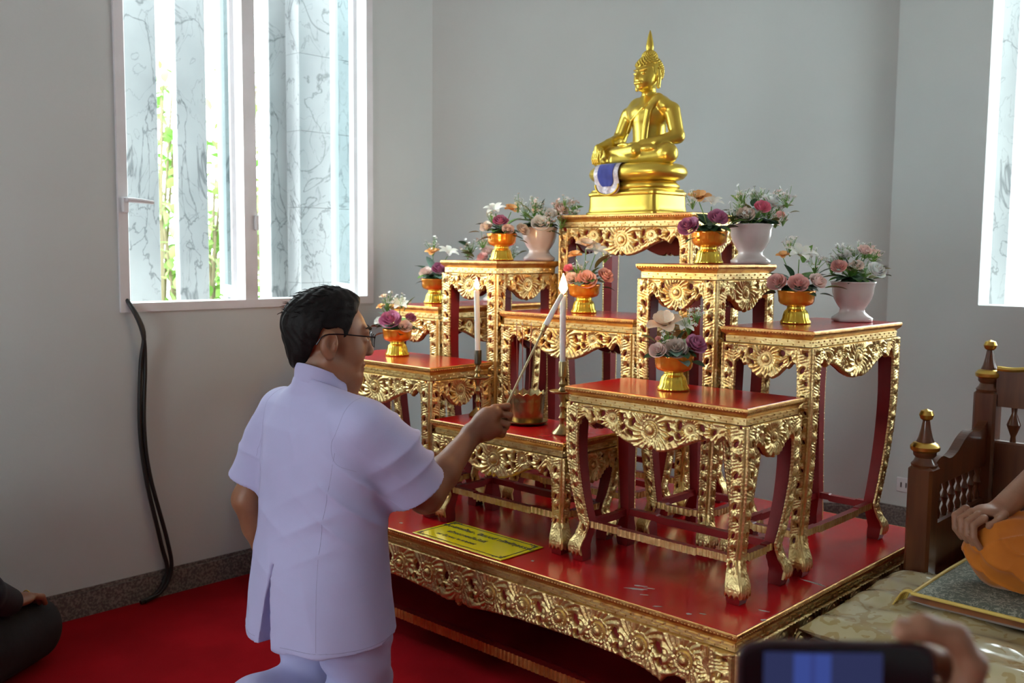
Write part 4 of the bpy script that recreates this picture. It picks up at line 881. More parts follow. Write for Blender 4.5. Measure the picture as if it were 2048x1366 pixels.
def post(x, y, top, w=.072):
    p = ob('post', bbox(x-w/2-bo[0], x+w/2-bo[0], y-w/2-bo[1], y+w/2-bo[1], SEAT, top-.17, .008), M['wood'], be)
    ob('turned_neck', lathe([(.036, top-.172), (.038, top-.165), (.030, top-.155), (.026, top-.145), (.032, top-.138), (.033, top-.128)], 24), M['wood'], p, loc=(x-bo[0], y-bo[1], 0))
    ob('gilt_ring', lathe([(.030, top-.130), (.041, top-.122), (.042, top-.112), (.034, top-.102), (.024, top-.098)], 24), M['gilt'], p, loc=(x-bo[0], y-bo[1], 0))
    ob('spire', lathe([(.026, top-.100), (.020, top-.085), (.014, top-.06), (.010, top-.035)], 20), M['wood'], p, loc=(x-bo[0], y-bo[1], 0))
    ob('gilt_ball', lathe([(.008, top-.036), (.017, top-.030), (.021, top-.018), (.016, top-.006), (0, top)], 20), M['gilt'], p, loc=(x-bo[0], y-bo[1], 0)); return p
XA = BX0+.04; YA, YB = .885, 1.42; post(XA, YA, .845); post(XA, YB, 1.018); post(BX1-.04, YB, 1.018); post(BX1-.04, YA, .845)
def outline_slab(P, t, axis):
    n = len(P); V = []; 
    for s in (-t/2, t/2):
        for (a, z) in P: V.append((a, s, z) if axis == 'x' else (s, a, z))
    return V, [tuple(range(n)), tuple(range(n, 2*n))[::-1]]+[(k, n+k, n+(k+1) % n, (k+1) % n) for k in range(n)]
for xx in (XA, BX1-.04):
    L0, L1 = YA+.03, YB-.03
    top = [(L0, .655), (L0+.03, .68), (L0+.08, .69), (L0+.14, .675), (L0+.20, .685), (L0+.27, .72), (L0+.33, .735), (L0+.40, .725), (L0+.46, .745), (L0+.52, .80), (L1, .815)]
    zlo = .605; P = smooth_path([(a, z) for a, z in top], 40); P = [(L0, zlo)]+[tuple(p) for p in P]+[(L1, zlo)]
    V, F = outline_slab([(a-bo[1], z) for a, z in P], .03, 'y'); ar = ob('arm_rail', (V, F), M['wood'], be, smooth=False, loc=(xx-bo[0], 0, 0))
    bl(xx-.013, xx+.013, L0, L1, SEAT, .492, 'arm_panel')
    for k in range(8):
        y = L0+.035+(L1-L0-.07)*k/7
        ob('spindle', lathe([(.007, 0), (.0105, .018), (.005, .034), (.009, .05), (.012, .057), (.009, .064), (.005, .080), (.0105, .096), (.007, .113)], 12), M['wood'], be, loc=(xx-bo[0], y-bo[1], .492))
BKX0, BKX1 = XA+.03, BX1-.07
P = [(BKX0, .80)]+[tuple(p) for p in smooth_path([(BKX0, .925), (BKX0+.06, .925), (BKX0+.16, .945), (BKX0+.30, .99), (BKX0+.55, 1.03), ((BKX0+BKX1)/2, 1.05), (BKX1-.55, 1.03), (BKX1-.3, .99), (BKX1-.16, .945), (BKX1-.06, .925), (BKX1, .925)], 60)]+[(BKX1, .80)]
V, F = outline_slab([(a-bo[0], z) for a, z in P], .035, 'x'); ob('crest_rail', (V, F), M['wood'], be, smooth=False, loc=(0, YB-bo[1], 0))
ob('gilt_edge', tube([(a-bo[0], YB-bo[1]-.012, z) for a, z in P[1:-1]], .009, 8), M['gilt'], be)
bl(BKX0, BKX1, YB-.018, YB+.018, SEAT, .685, 'back_panel')
for k in range(19):
    x = BKX0+.055+(BKX1-BKX0-.11)*k/18; ob('spindle', lathe([(.010, 0), (.008, .02), (.020, .052), (.022, .058), (.020, .064), (.008, .096), (.010, .116)], 12), M['wood'], be, loc=(x-bo[0], YB-bo[1], .684))
# gold brocade seat cushion in clear plastic, sitting mat
def brocade(name, base, fig, scale, rough, coat):
    m = mat(name, base, rough, coat=coat); nt = m.node_tree; N = nt.nodes; L = nt.links; b = N['Principled BSDF']; tc = N.new('ShaderNodeTexCoord')
    n0 = N.new('ShaderNodeTexNoise'); n0.inputs['Scale'].default_value = scale*.7; n0.inputs['Detail'].default_value = 3; L.new(tc.outputs['Object'], n0.inputs['Vector'])
    mx0 = N.new('ShaderNodeMix'); mx0.data_type = 'RGBA'; mx0.blend_type = 'LINEAR_LIGHT'; mx0.inputs['Factor'].default_value = .12; L.new(tc.outputs['Object'], mx0.inputs['A']); L.new(n0.outputs['Color'], mx0.inputs['B'])
    v = N.new('ShaderNodeTexVoronoi'); v.feature = 'SMOOTH_F1'; v.inputs['Scale'].default_value = scale; L.new(mx0.outputs['Result'], v.inputs['Vector'])
    w = N.new('ShaderNodeMath'); w.operation = 'MULTIPLY'; w.inputs[1].default_value = 14.0; L.new(v.outputs['Distance'], w.inputs[0]); s = N.new('ShaderNodeMath'); s.operation = 'SINE'; L.new(w.outputs[0], s.inputs[0])
    r = N.new('ShaderNodeValToRGB'); e = r.color_ramp.elements; e[0].position = .45; e[0].color = (*base, 1); e[1].position = .6; e[1].color = (*fig, 1); L.new(s.outputs[0], r.inputs['Fac']); L.new(r.outputs['Color'], b.inputs['Base Color'])
    bp = N.new('ShaderNodeBump'); bp.inputs['Strength'].default_value = .25; bp.inputs['Distance'].default_value = .002; L.new(n0.outputs['Fac'], bp.inputs['Height']); L.new(bp.outputs['Normal'], b.inputs['Coat Normal']); return m
M['broc'] = brocade('gold_brocade_in_plastic', (.50, .43, .24), (.40, .30, .12), 15.0, .5, 1.0); M['matb'] = brocade('grey_green_brocade', (.13, .15, .12), (.34, .35, .28), 38.0, .8, 0.0)
M['rust'] = mat('rust_brown_velvet', (.20, .055, .012), .8, col2=(.26, .08, .016), scale=14, sheen=.3); M['cord'] = mat('yellow_piping_cord', (.70, .50, .12), .6)
def cushion_vf(x0, x1, y0, y1, z0, th, puff, n=44, seed=1, wr=.004):
    r = np.random.RandomState(seed); V = []; F = []; us = np.linspace(-1, 1, n); cx, cy, hx, hy = (x0+x1)/2, (y0+y1)/2, (x1-x0)/2, (y1-y0)/2; ph = r.uniform(0, 6, 6)
    for sgn in (1, -1):
        for v in us:
            for u in us:
                e = min(1, (1-abs(u))*hx/.07)*1.0; g = min(1, (1-abs(v))*hy/.07); k = math.sqrt(max(0, 1-(1-e)**2))*math.sqrt(max(0, 1-(1-g)**2))
                z = z0+th/2+sgn*(th/2*k)+(puff*(1-u*u)*(1-v*v) if sgn > 0 else 0)
                if sgn > 0: z += wr*k*(math.sin(9*u+ph[0]+3*v)+.6*math.sin(17*v+ph[1]+4*u)+.5*math.sin(23*u-9*v+ph[2]))
                V.append((cx+u*hx, cy+v*hy, z))
    m = n*n
    for j in range(n-1):
        for i in range(n-1): a = j*n+i; F.append((a, a+1, a+n+1, a+n)); F.append((m+a, m+a+n, m+a+n+1, m+a+1))
    return V, F
cu = ob('seat_cushion', cushion_vf(1.02, 2.9, .235, .895, SEAT+.001, .055, .008, 90, 2, .0055), M['broc']); tag(cu, 'gold brocade seat cushion in shiny clear plastic, on the wooden bench', 'cushion')
cu2 = ob('seat_cushion', cushion_vf(1.12, 2.9, .905, 1.38, SEAT+.001, .05, .006, 30, 3), M['broc']); tag(cu2, 'gold brocade cushion against the bench back, behind the seated monk', 'cushion')
MX, MY = 1.185, .50
mt = empty('sitting_mat', (MX, MY, SEAT+.062)); tag(mt, 'grey patterned sitting mat with rust sides and yellow piping, under the monk', 'mat')
zm = .036; ob('pad', cushion_vf(0, .62, 0, .55, 0, zm, .004, 30, 5, .001), M['rust'], mt)
ob('brocade_top', cushion_vf(.014, .606, .014, .536, zm-.012, .016, .004, 30, 5, .001), M['matb'], mt)
R_ = .012; ring = [(.012, .012), (.31, .008), (.608, .012), (.612, .275), (.608, .538), (.31, .542), (.012, .538), (.008, .275)]
pp = []
for k in range(8):
    a, b_ = np.array(ring[k]), np.array(ring[(k+1) % 8]); pp += [tuple(a+(b_-a)*t)+(zm-.003,) for t in np.linspace(0, 1, 8)[:-1]]
ob('piping', tube(pp, .005, 8, closed=True), M['cord'], mt)
for k in range(9):
    a = PI*.7+k*.14; ob('tassel', tube(smooth_path([(.012, .012, zm), (.012+.025*math.cos(a), .012+.025*math.sin(a), zm-.004), (.012+.05*math.cos(a+.1), .012+.05*math.sin(a+.1), -.012)], 8), [.003]*4+[.002]*4, 5), M['cord'], mt)
# ---- phone held up by a hand
M['skin'] = mat('skin', (.32, .155, .09), .48, sss=.25, col2=(.28, .13, .075), scale=14, bump=.08, bscale=220)
M['phone_case'] = mat('dark_phone_case', (.03, .012, .016), .4); M['phone_black'] = mat('black_screen_glass', (.004, .004, .006), .12, coat=.5)
PHD = .80
pc = px_depth(1672, 1322, PHD); pr = px_depth(1772, 1322+1.5, PHD); 
ex = (pr-pc)/np.linalg.norm(pr-pc); ey = np.array(_F)-ex*(np.array(_F)@ex); ey /= np.linalg.norm(ey); ez = np.cross(ex, ey)
ph = empty('smartphone', pc); ph.matrix_world = Matrix(((ex[0], ey[0], ez[0], pc[0]), (ex[1], ey[1], ez[1], pc[1]), (ex[2], ey[2], ez[2], pc[2]), (0, 0, 0, 1))); tag(ph, 'dark smartphone held sideways, its screen showing a blue picture', 'phone')
PW2, PH2, TOP = .080, .039, .016
V, F = rr_loft([(PW2, PH2, -.003, TOP-PH2), (PW2+.001, PH2+.001, 0, TOP-PH2), (PW2, PH2, .004, TOP-PH2)], 10, 7); ob('case', ([(x, z, y) for x, y, z in V], [f_[::-1] for f_ in F]), M['phone_case'], ph)
ob('screen_glass', ([(x, z, y) for x, y, z in rr_loft([(PW2-.003, PH2-.003, -.0040, TOP-PH2), (PW2-.003, PH2-.003, -.0028, TOP-PH2)], 10, 7)[0]], [f_[::-1] for f_ in rr_loft([(1, 1, 0, 0), (1, 1, 1, 0)], 10, 7)[1]]), M['phone_black'], ph)
def scr(n, x0, x1, z0, z1, col, s): ob(n, MB().box(x0, x1, -.00425-.0001*len(n), -.0041, z0, z1).get(), emit(n, col, s), ph, smooth=False)
zt_ = TOP-.008; scr('screen_picture', -.060, .036, TOP-2*PH2+.005, zt_, (.022, .026, .075), 1.0)
scr('screen_window_bright', -.036, -.006, TOP-2*PH2+.005, zt_-.001, (.035, .055, .22), 1.0); scr('screen_mullion_lighter', -.0225, -.019, TOP-2*PH2+.005, zt_-.001, (.03, .04, .16), 1.0)
V = [(.008, -.0047, -.028), (.034, -.0047, -.028), (.028, -.0047, -.008), (.023, -.0047, -.002), (.0215, -.0047, .003), (.02, -.0047, -.002), (.014, -.0047, -.010)]; V2 = [(a, -.0043, c) for a, b_, c in V]; n = 7
ob('screen_altar_shape', (V+V2, [tuple(range(n)), tuple(range(n, 2*n))[::-1]]+[(k, (k+1) % n, n+(k+1) % n, n+k) for k in range(n)]), emit('screen_altar_shape', (.018, .022, .025), 1.0), ph, smooth=False)
# hand: local frame of the phone (x right, y away from the viewer, z up)
hx = ob
f = Field((.02, -.05, -.30), (.20, .12, .05), .0024)
f.path([(.165, .05, -.40), (.150, .035, -.20), (.135, .022, -.115)], [.036, .032, .028], .01)
f.ell((.120, .022, -.068), (.026, .020, .046), .014, np.array(Matrix.Rotation(.35, 3, 'Y')))
f.path([(.105, .006, -.036), (.112, .002, -.002), (.098, .002, .020), (.072, .003, .0275), (.056, .003, .024)], [.0125, .0115, .0108, .0105, .009], .006)        # index finger over the top edge
f.path([(.112, .026, -.036), (.108, .030, -.012), (.085, .028, -.004), (.060, .024, -.008), (.048, .018, -.012)], [.0115, .0105, .010, .0095, .008], .005)
f.path([(.106, .034, -.052), (.096, .038, -.036), (.070, .034, -.030), (.050, .022, -.034)], [.011, .010, .0095, .008], .005)
f.path([(.102, .036, -.075), (.090, .038, -.062), (.068, .034, -.056), (.052, .022, -.060)], [.010, .009, .0085, .007], .005)
f.path([(.112, .006, -.095), (.098, -.014, -.078), (.080, -.018, -.060), (.064, -.016, -.050)], [.016, .0135, .011, .009], .008)
pers = empty('person', (0, 0, 0)); pers.matrix_world = ph.matrix_world.copy(); tag(pers, 'raised hand and forearm of a person holding the smartphone', 'person', 'people')
ob('hand', f.mesh(), M['skin'], pers, sharp=0)
V, F = rr_loft([(.0062, .004, 0, 0), (.0066, .0046, .0012, 0), (.005, .0034, .002, 0)], 6, 2.4); ob('fingernail', (V, F), mat('fingernail', (.45, .26, .20), .3), pers, loc=(.056, .003, .0325))
# ---- seated monk
M['robe'] = mat('orange_monk_robe', (.56, .165, .008), .8, col2=(.48, .13, .006), scale=7, bump=.25, bscale=26, sheen=.2)
mk = empty('person', (1.625, .88, SEAT+.10)); tag(mk, 'seated monk in an orange robe with one hand resting on his knee', 'person', 'people')
zs = 0.0
f = Field((-.40, -.36, -.02), (.42, .34, .95), .0052)
f.ell((0, .10, .10), (.19, .16, .11), .04); f.path([(0, .10, .14), (0, .11, .30), (0, .10, .44)], [.145, .14, .13], .05); f.path([(-.15, .10, .50), (.15, .10, .50)], [.075, .075], .05)
for s in (-1, 1): f.path([(s*.09, .06, .09), (s*.27, -.16, .098)], [.11, .090], .04)
f.path([(-.27, -.16, .088), (.10, -.20, .06)], [.085, .06], .03); f.path([(.27, -.16, .066), (-.05, -.24, .045)], [.062, .045], .03)
f.path([(.20, .10, .50), (.26, .04, .30), (.20, -.08, .18)], [.065, .058, .05], .04)
f.func(lambda x, y, z: -(z+.006)+0*x+0*y, (-.5, -.5, -.1), (.5, .5, .1), .004, 'cut') if False else None
V, F = f.mesh(); V = np.array(V); V[:, 2] = np.maximum(V[:, 2], 0.0)
fo = lambda w: (1-np.abs(np.sin(w)))**1.6
V = V+np.stack([.006*np.sin(V[:, 2]*42+V[:, 1]*30), -.014*fo(V[:, 2]*48+V[:, 0]*26+2*np.sin(V[:, 1]*12)), .013*fo(V[:, 0]*36-V[:, 1]*40+1.5*np.sin(V[:, 2]*26))*(V[:, 2] > .02)], -1)
ob('robe', (V, F), M['robe'], mk, sharp=0)
f = Field((-.42, -.34, .0), (.24, .25, .98), .0042)
f.path([(0, .10, .40), (0, .10, .56)], [.12, .06], .03); f.path([(-.05, .10, .50), (-.17, .10, .50)], [.07, .058], .02); f.path([(0, .10, .53), (0, .09, .66)], [.055, .052], .02)
f.ell((0, .08, .78), (.076, .094, .108), .01); f.ell((0, .03, .735), (.056, .05, .06), .02); f.ell((0, -.004, .70), (.022, .02, .018), .015); f.cone((0, -.012, .79), (0, -.032, .755), .008, .013, .008)
f.cone((-.02, -.012, .725), (.02, -.012, .725), .008, .008, .006)
for s in (-1, 1): f.ell((s*.078, .085, .77), (.010, .02, .034), .006); f.cone((s*.012, -.008, .805), (s*.042, .005, .808), .007, .006, .006); f.ell((s*.03, .0, .788), (.016, .012, .009), .005)
# right arm (local -X) down to the knee
WR = np.array((-.290, -.140, .205)); EL = np.array((-.215, .115, .320))
f.path([(-.19, .10, .49), tuple(EL), tuple(WR)], [.055, .044, .030], .02)
K = WR+np.array((-.042, -.062, -.004)); f.ell((WR+K)/2+np.array((0, 0, -.002)), (.034, .046, .018), .012, np.array(Matrix.Rotation(-.55, 3, 'Z')))
for i in range(4):
    o_ = np.array((-.030+.0195*i, .010-.012*i, .002-.003*i)); a0 = K+o_; f.path([tuple(a0), tuple(a0+np.array((-.018, -.026, -.018))), tuple(a0+np.array((-.014, -.032, -.050))), tuple(a0+np.array((.002, -.028, -.074)))], [.0105, .0098, .0092, .008], .003)
f.path([tuple(WR+np.array((.016, -.030, -.008))), tuple(WR+np.array((.012, -.062, -.020))), tuple(WR+np.array((-.002, -.086, -.030)))], [.013, .011, .009], .005)
ob('body', f.mesh(), M['skin'], mk, sharp=0)
# ================================================================ the kneeling man
M['jacket'] = mat('lavender_white_uniform_cloth', (.47, .46, .72), .75, col2=(.45, .44, .69), scale=5, bump=.12, bscale=500, sheen=.15)
M['seam'] = mat('stitched_seam', (.36, .35, .57), .8); M['hair'] = mat('black_hair', (.006, .005, .005), .55, col2=(.010, .008, .008), scale=60, bump=.3, bscale=140)
M['hair'].node_tree.nodes['Principled BSDF'].inputs['Specular IOR Level'].default_value = 0.18; M['metal_rim'] = mat('dark_spectacle_rim', (.03, .03, .035), .25, .9); M['lens'] = M['glass']; M['sole'] = mat('dark_sock', (.02, .02, .025), .8)
M['skin2'] = mat('tanned_skin', (.30, .135, .072), .45, sss=.2, col2=(.25, .105, .056), scale=12, bump=.08, bscale=200)
MO, MA = np.array([-.02, -.495, 0.0]), .05
MZ = .975
man = empty('person', MO, MA); man.scale = (1, 1, MZ); tag(man, 'kneeling man in a lavender-white short-sleeved uniform, lighting the altar candle', 'person', 'people')
def loc_(P): 
    d = np.array(P)-MO; c, s = math.cos(MA), math.sin(MA); return np.array([d[0]*c+d[1]*s, -d[0]*s+d[1]*c, d[2]/.975])
def HL(u, v, d): return loc_(px_depth(u, v, d))
SHR, ELR = np.array([.185, .020, .872]), np.array([.215, .195, .648]); WRR = HL(944, 868, 2.83)
SHL, ELL, WRL = np.array([-.185, .020, .872]), np.array([-.262, -.045, .60]), np.array([-.245, .03, .36])
HC = np.array([0.0, .038, 1.080]); HY, HS = -.60, 1.10
RM = np.array(Matrix.Rotation(HY, 3, 'Z') @ Matrix.Rotation(-.10, 3, 'X'))
def hp(x, y, z): return HC+RM @ (np.array([x, y, z])*HS)
f = Field((-.34, -.20, .30), (.36, .56, 1.23), .0031)
f.ell((0, 0, .72), (.15, .10, .2), .03); f.path([(-.15, .02, .88), (.15, .02, .88)], [.05, .05], .03)
# head
def he(x, y, z, a, b, c, k=.01, op='add'): f.ell(hp(x, y, z), np.array([a, b, c])*HS, k, RM, op)
def hcn(p, q, ra, rb, k=.008): f.cone(hp(*p), hp(*q), ra*HS, rb*HS, k)
f.path([(0, .012, .86), hp(0, -.028, -.05)], [.062, .058], .03)
he(0, -.016, .032, .0735, .094, .084); he(0, .030, .0, .064, .066, .088, .02); he(0, .028, -.058, .054, .056, .048, .022); he(0, .068, -.092, .024, .022, .021, .025)
for s in (-1, 1): hcn((s*.050, .0, -.050), (s*.014, .062, -.090), .026, .022, .02)
f.path([hp(0, .035, -.085), (0, .065, .90)], [.048, .058], .03)
for s in (-1, 1): he(s*.034, .056, -.026, .028, .030, .034, .02); he(s*.046, .018, -.07, .022, .035, .03, .02)
hcn((-.034, .082, .030), (.034, .082, .030), .011, .011, .014); hcn((0, .090, .016), (0, .104, -.018), .0080, .0095, .010); he(0, .100, -.025, .0145, .010, .008, .008)
hcn((-.019, .087, -.054), (.019, .087, -.054), .0075, .0075, .006); hcn((-.016, .085, -.066), (.016, .085, -.066), .008, .008, .006)
he(.0, .094, -.060, .03, .006, .0018, .002, 'cut')
for s in (-1, 1):
    he(s*.031, .092, .010, .015, .012, .010, .008, 'cut'); he(s*.031, .080, .008, .013, .013, .011, .004)
    ec = (s*.078, -.004, -.006); he(*ec, .0105, .021, .034, .006); he(s*.086, .002, .0, .0075, .0115, .019, .004, 'cut'); he(s*.079, .002, -.034, .008, .010, .009, .006); he(s*.083, .011, -.008, .004, .005, .008, .003)
# arms
f.path([SHR, ELR], [.046, .048], .02); f.path([ELR, ELR+(WRR-ELR)*.35, WRR], [.050, .046, .0285], .015)
f.path([SHL,  ELL, ELL+(WRL-ELL)*.35, WRL], [.046, .044, .042, .027], .015)
# right hand round the taper rod (positions on the photo's rays, depth from the reach of the arm)
D = 2.835
f.ell((HL(972, 842, D+.002)), (.030, .016, .041), .016, np.stack([CR @ np.array([[1,0,0],[0,1,0],[0,0,1]]), np.array(_F), CU], 1) @ np.array(Matrix.Rotation(.62, 3, 'Y')) if False else None)
f.path([WRR, HL(968, 845, D), HL(990, 826, D+.002)], [.028, .030, .022], .018); f.path([WRR, HL(974, 862, D+.004), HL(992, 858, D+.006)], [.026, .026, .020], .016)
for (m, p1, p2, p3) in (((988, 815), (1016, 812), (1014, 819), (996, 826)), ((994, 827), (1020, 830), (1018, 838), (998, 842)), ((992, 842), (1015, 848), (1012, 855), (994, 857)), ((987, 857), (1007, 863), (1004, 870), (988, 870))):
    f.path([HL(*m, D+.004), HL(*p1, D+.014), HL(*p2, D+.036), HL(*p3, D+.044)], [.0105, .0092, .0088, .0075], .0035)
f.path([HL(962, 850, D+.020), HL(976, 836, D+.040), HL(996, 822, D+.046), HL(1008, 812, D+.040)], [.015, .0125, .011, .0085], .006)
# left hand, relaxed on the thigh
WL = WRL; f.ell(WL+np.array([.006, .035, -.035]), (.026, .040, .030), .016)
for k in range(4): b0 = WL+np.array([-.024+.017*k, .058, -.055]); f.path([b0, b0+np.array([.004, .018, -.030]), b0+np.array([.010, .014, -.058])], [.0098, .009, .0078], .003)
f.path([WL+np.array([.030, .02, -.03]), WL+np.array([.044, .045, -.05]), WL+np.array([.046, .062, -.062])], [.012, .0105, .0085], .005)
ob('body', f.mesh(), M['skin2'], man, sharp=0)
for s in (-1, 1):
    V, F = lathe([(0, -.0125), (.009, -.009), (.0125, 0), (.009, .009), (0, .0125)], 14); e = ob('eye', (V, F), mat('eye_white', (.55, .52, .48), .25), man, loc=hp(s*.031, .0845, .008)); e.scale = (.86, .86, .62)
    P = [hp(s*(.013+.04*t), .097-.016*t*t+.001, .034+.008*math.sin(t*2.4)) for t in np.linspace(0, 1, 8)]; ob('eyebrow', tube(P, [.002, .0035, .004, .004, .0038, .003, .002, .001], 8), M['hair'], man)
# hair
h = Field(HC-.16, HC+.17, .0034)
def hl(x, y, z):
    d = [x-HC[0], y-HC[1], z-HC[2]]; return [(RM[0, k]*d[0]+RM[1, k]*d[1]+RM[2, k]*d[2])/HS for k in range(3)]
h.ell(hp(0, -.018, .036), np.array([.081, .101, .092])*HS, .004, RM); h.ell(hp(0, .012, .078), np.array([.062, .070, .052])*HS, .03, RM); h.ell(hp(0, -.056, -.028), np.array([.053, .042, .058])*HS, .03, RM)
def region(x, y, z):
    X, Y, Z = hl(x, y, z); zl = np.where(Y > .028, .0+(Y-.028)*.9, np.where(Y > -.022, .034+0*Y, np.maximum(-.088, .034-(-.022-Y)*3.2))); yf = .040+np.clip(Z-.03, 0, .07)*.36-np.clip(.085-np.abs(X), 0, .02)*0
    n = .004*np.sin(X*160+Z*90)*np.sin(Y*140); return -np.maximum(zl-Z+n, (Y-yf+n)*.8)
h.func(lambda x, y, z: region(x, y, z)*1.0, HC-.17, HC+.18, .004, 'cut') if False else None
sl, (gx, gy, gz) = h.sub(HC-.17, HC+.18, 0.0); h.d[sl] = np.maximum(h.d[sl], -region(gx, gy, gz).astype(np.float32))
HV, HF = h.mesh(); r = np.random.RandomState(4); LV = (HV-HC) @ RM/HS
HV = HV+((HV-HC)/np.linalg.norm(HV-HC, axis=1)[:, None])*(.0010*np.sin(LV[:, :1]*260+LV[:, 1:2]*140+5*np.sin(LV[:, 2:]*45))+.0008*np.sin(LV[:, 1:2]*210+3*np.sin(LV[:, :1]*80)))
hair = ob('hair', (HV, HF), M['hair'], man, sharp=0)
b = MB(); rr = random.Random(9); top = [i for i in range(len(LV)) if LV[i, 2] > .05 and LV[i, 1] < .07]
for k in range(300):
    i = rr.choice(top); n = (HV[i]-HC); n /= np.linalg.norm(n); lv = LV[i]; back = RM @ np.array([rr.gauss(0, .35), -.8 if lv[1] < .04 else -.25, rr.uniform(-.3, .5)]); back = back-(back@n)*n*.6; back /= np.linalg.norm(back); L = rr.uniform(.010, .024)
    P = HV[i]-n*.002+back*0; b.add(*tube([P, P+n*L*.12+back*L*.5, P+n*L*.08+back*L], [.0011, .0009, .0003], 4))
ob('hair_strands', b.get(), M['hair'], hair)['kind'] = 'stuff'
# spectacles
gl = empty('spectacles', (0, 0, 0)); gl.parent = man
for s in (-1, 1):
    rim = [hp(s*(.034+.024*math.copysign(abs(math.cos(t))**.6, math.cos(t))), .109-.004*abs(math.cos(t)), .010+.0165*math.copysign(abs(math.sin(t))**.7, math.sin(t))) for t in np.linspace(0, 2*PI, 29)[:-1]]
    ob('rim', tube(rim, .0011, 6, closed=True), M['metal_rim'], gl); c = np.mean(rim, axis=0); ob('lens', (list(rim)+[c], [(k, (k+1) % 28, 28) for k in range(28)]), M['lens'], gl)
    ob('temple', tube(smooth_path([hp(s*.058, .106, .020), hp(s*.070, .075, .021), hp(s*.083, .02, .022), hp(s*.085, -.018, .016), hp(s*.082, -.034, -.008)], 16), .0019, 8), M['metal_rim'], gl)
ob('bridge', tube([hp(-.011, .110, .014), hp(0, .113, .017), hp(.011, .110, .014)], .0011, 6), M['metal_rim'], gl)
# ---- jacket
SEC = np.array([(.272, .226, .170, .0), (.40, .214, .158, .0), (.55, .199, .142, .002), (.66, .199, .138, .004), (.76, .206, .134, .006), (.84, .205, .124, .006), (.90, .180, .104, .004), (.935, .132, .088, .002), (.96, .085, .078, -.006), (.985, .066, .074, -.010)])
SEC[:, 3] += .026*np.clip((SEC[:, 0]-.40)/.5, 0, 1)
j = Field((-.38, -.25, .24), (.38, .36, 1.02), .0042)
def torso(x, y, z):
    zc = np.clip(z, .272, .985); a = np.interp(zc, SEC[:, 0], SEC[:, 1]); b_ = np.interp(zc, SEC[:, 0], SEC[:, 2]); c = np.interp(zc, SEC[:, 0], SEC[:, 3]); p = 2.35
    rr_ = ((np.abs(x)/a)**p+(np.abs(y-c)/b_)**p)**(1/p); d = (rr_-1)*np.minimum(a, b_)*.95
    hem = .272+.012*(np.sin(np.arctan2(y, x)*1.0)); return np.maximum(np.maximum(d, hem-z), z-.948+.55*(y-.016))
j.func(torso, (-.3, -.25, .24), (.3, .26, 1.0), .002)
AD = (ELR-SHR)/np.linalg.norm(ELR-SHR); SE = SHR+AD*.245; ADL = (ELL-SHL)/np.linalg.norm(ELL-SHL); SEL = SHL+ADL*.235
def smin(A, B, k): h_ = np.clip(k-np.abs(A-B), 0, None)/k; return np.minimum(A, B)-h_*h_*k*.25
for (P_, R_s, S_, A_, ri) in (([SHR+np.array([-.012, 0, -.012]), SHR+AD*.10, SE+AD*.05+np.array([0, -.006, -.012])], [.074, .082, .090], SE, AD, .074), ([SHL+np.array([.012, 0, -.012]), SHL+ADL*.10, SEL+ADL*.05], [.074, .074, .075], SEL, ADL, .062)):
    w_ = Field((-.38, -.25, .24), (.38, .36, 1.02), .0042); w_.path(P_, R_s, .01); gx, gy, gz = np.meshgrid(*w_.ax, indexing='ij', sparse=True)
    w_.d = np.maximum(w_.d, ((gx-S_[0])*A_[0]+(gy-S_[1])*A_[1]+(gz-S_[2])*A_[2]).astype(np.float32)); w_.cone(S_-A_*.05+np.array([0, 0, -.004]), S_+A_*.05+np.array([0, 0, -.006]), ri-.006, ri, .003, 'cut'); j.d = smin(j.d, w_.d, .030)
# back vent, opening towards the hem
j.func(lambda x, y, z: np.maximum(np.abs(x+.012+.02*(.5-z))-.028*np.clip((.50-z)/.23, 0, 1), np.maximum(y+.10, z-.50)), (-.1, -.25, .24), (.1, -.05, .52), .002, 'cut')
G = np.gradient(j.d, j.res)
def samp(A, P):
    q_ = np.clip((np.asarray(P)-j.lo)/j.res, 0, j.n-1.001); i = q_.astype(int); t = q_-i; out = 0
    for a in (0, 1):
        for b_ in (0, 1):
            for c in (0, 1): out = out+A[i[:, 0]+a, i[:, 1]+b_, i[:, 2]+c]*np.where(a, t[:, 0], 1-t[:, 0])*np.where(b_, t[:, 1], 1-t[:, 1])*np.where(c, t[:, 2], 1-t[:, 2])
    return out
def nrm(P): g = np.stack([samp(A, P) for A in G], -1); return g/(np.linalg.norm(g, axis=1)[:, None]+1e-9)
def folds(P):
    x, y, z = P.T; d = 0
    def blob(c, r): return np.exp(-(((P-np.array(c))/r)**2).sum(1))
    ar = (P-SHR)@AD; fo = lambda w: (1-np.abs(np.sin(w)))**1.5*1.6-.5
    d = d+.012*fo(ar*34+x*9-z*7)*blob(SHR+AD*.13+np.array([0, .05, .03]), .10)+.011*fo(ar*30+z*22-y*9)*blob(SHR+AD*.19+np.array([.03, -.03, -.01]), .09)
    d = d+.009*fo((z*.9+x*.55+y*.5)*38)*blob((.18, -.03, .66), np.array([.09, .12, .10]))+.0035*fo((z-x*.5)*34)*blob((.10, -.13, .60), np.array([.10, .1, .13]))
    d = d+.0032*fo((z+.45*x)*23+y*5)*blob((-.05, -.14, .55), np.array([.17, .1, .15]))+.004*np.sin(np.arctan2(y, x)*9+z*6)*np.clip((.50-z)/.25, 0, 1)*.8
    d = d+.008*fo(z*36+x*9)*blob((-.24, 0, .72), .09)+.005*fo(x*24+z*11)*blob((.02, -.12, .86), np.array([.15, .1, .08]))+.004*fo((z*.3+x)*26)*blob((.05, -.13, .42), np.array([.2, .1, .12])); return d
JV, JF = j.mesh(); JV = JV+nrm(JV)*folds(JV)[:, None]; jk = ob('jacket', (JV, JF), M['jacket'], man, sharp=0)
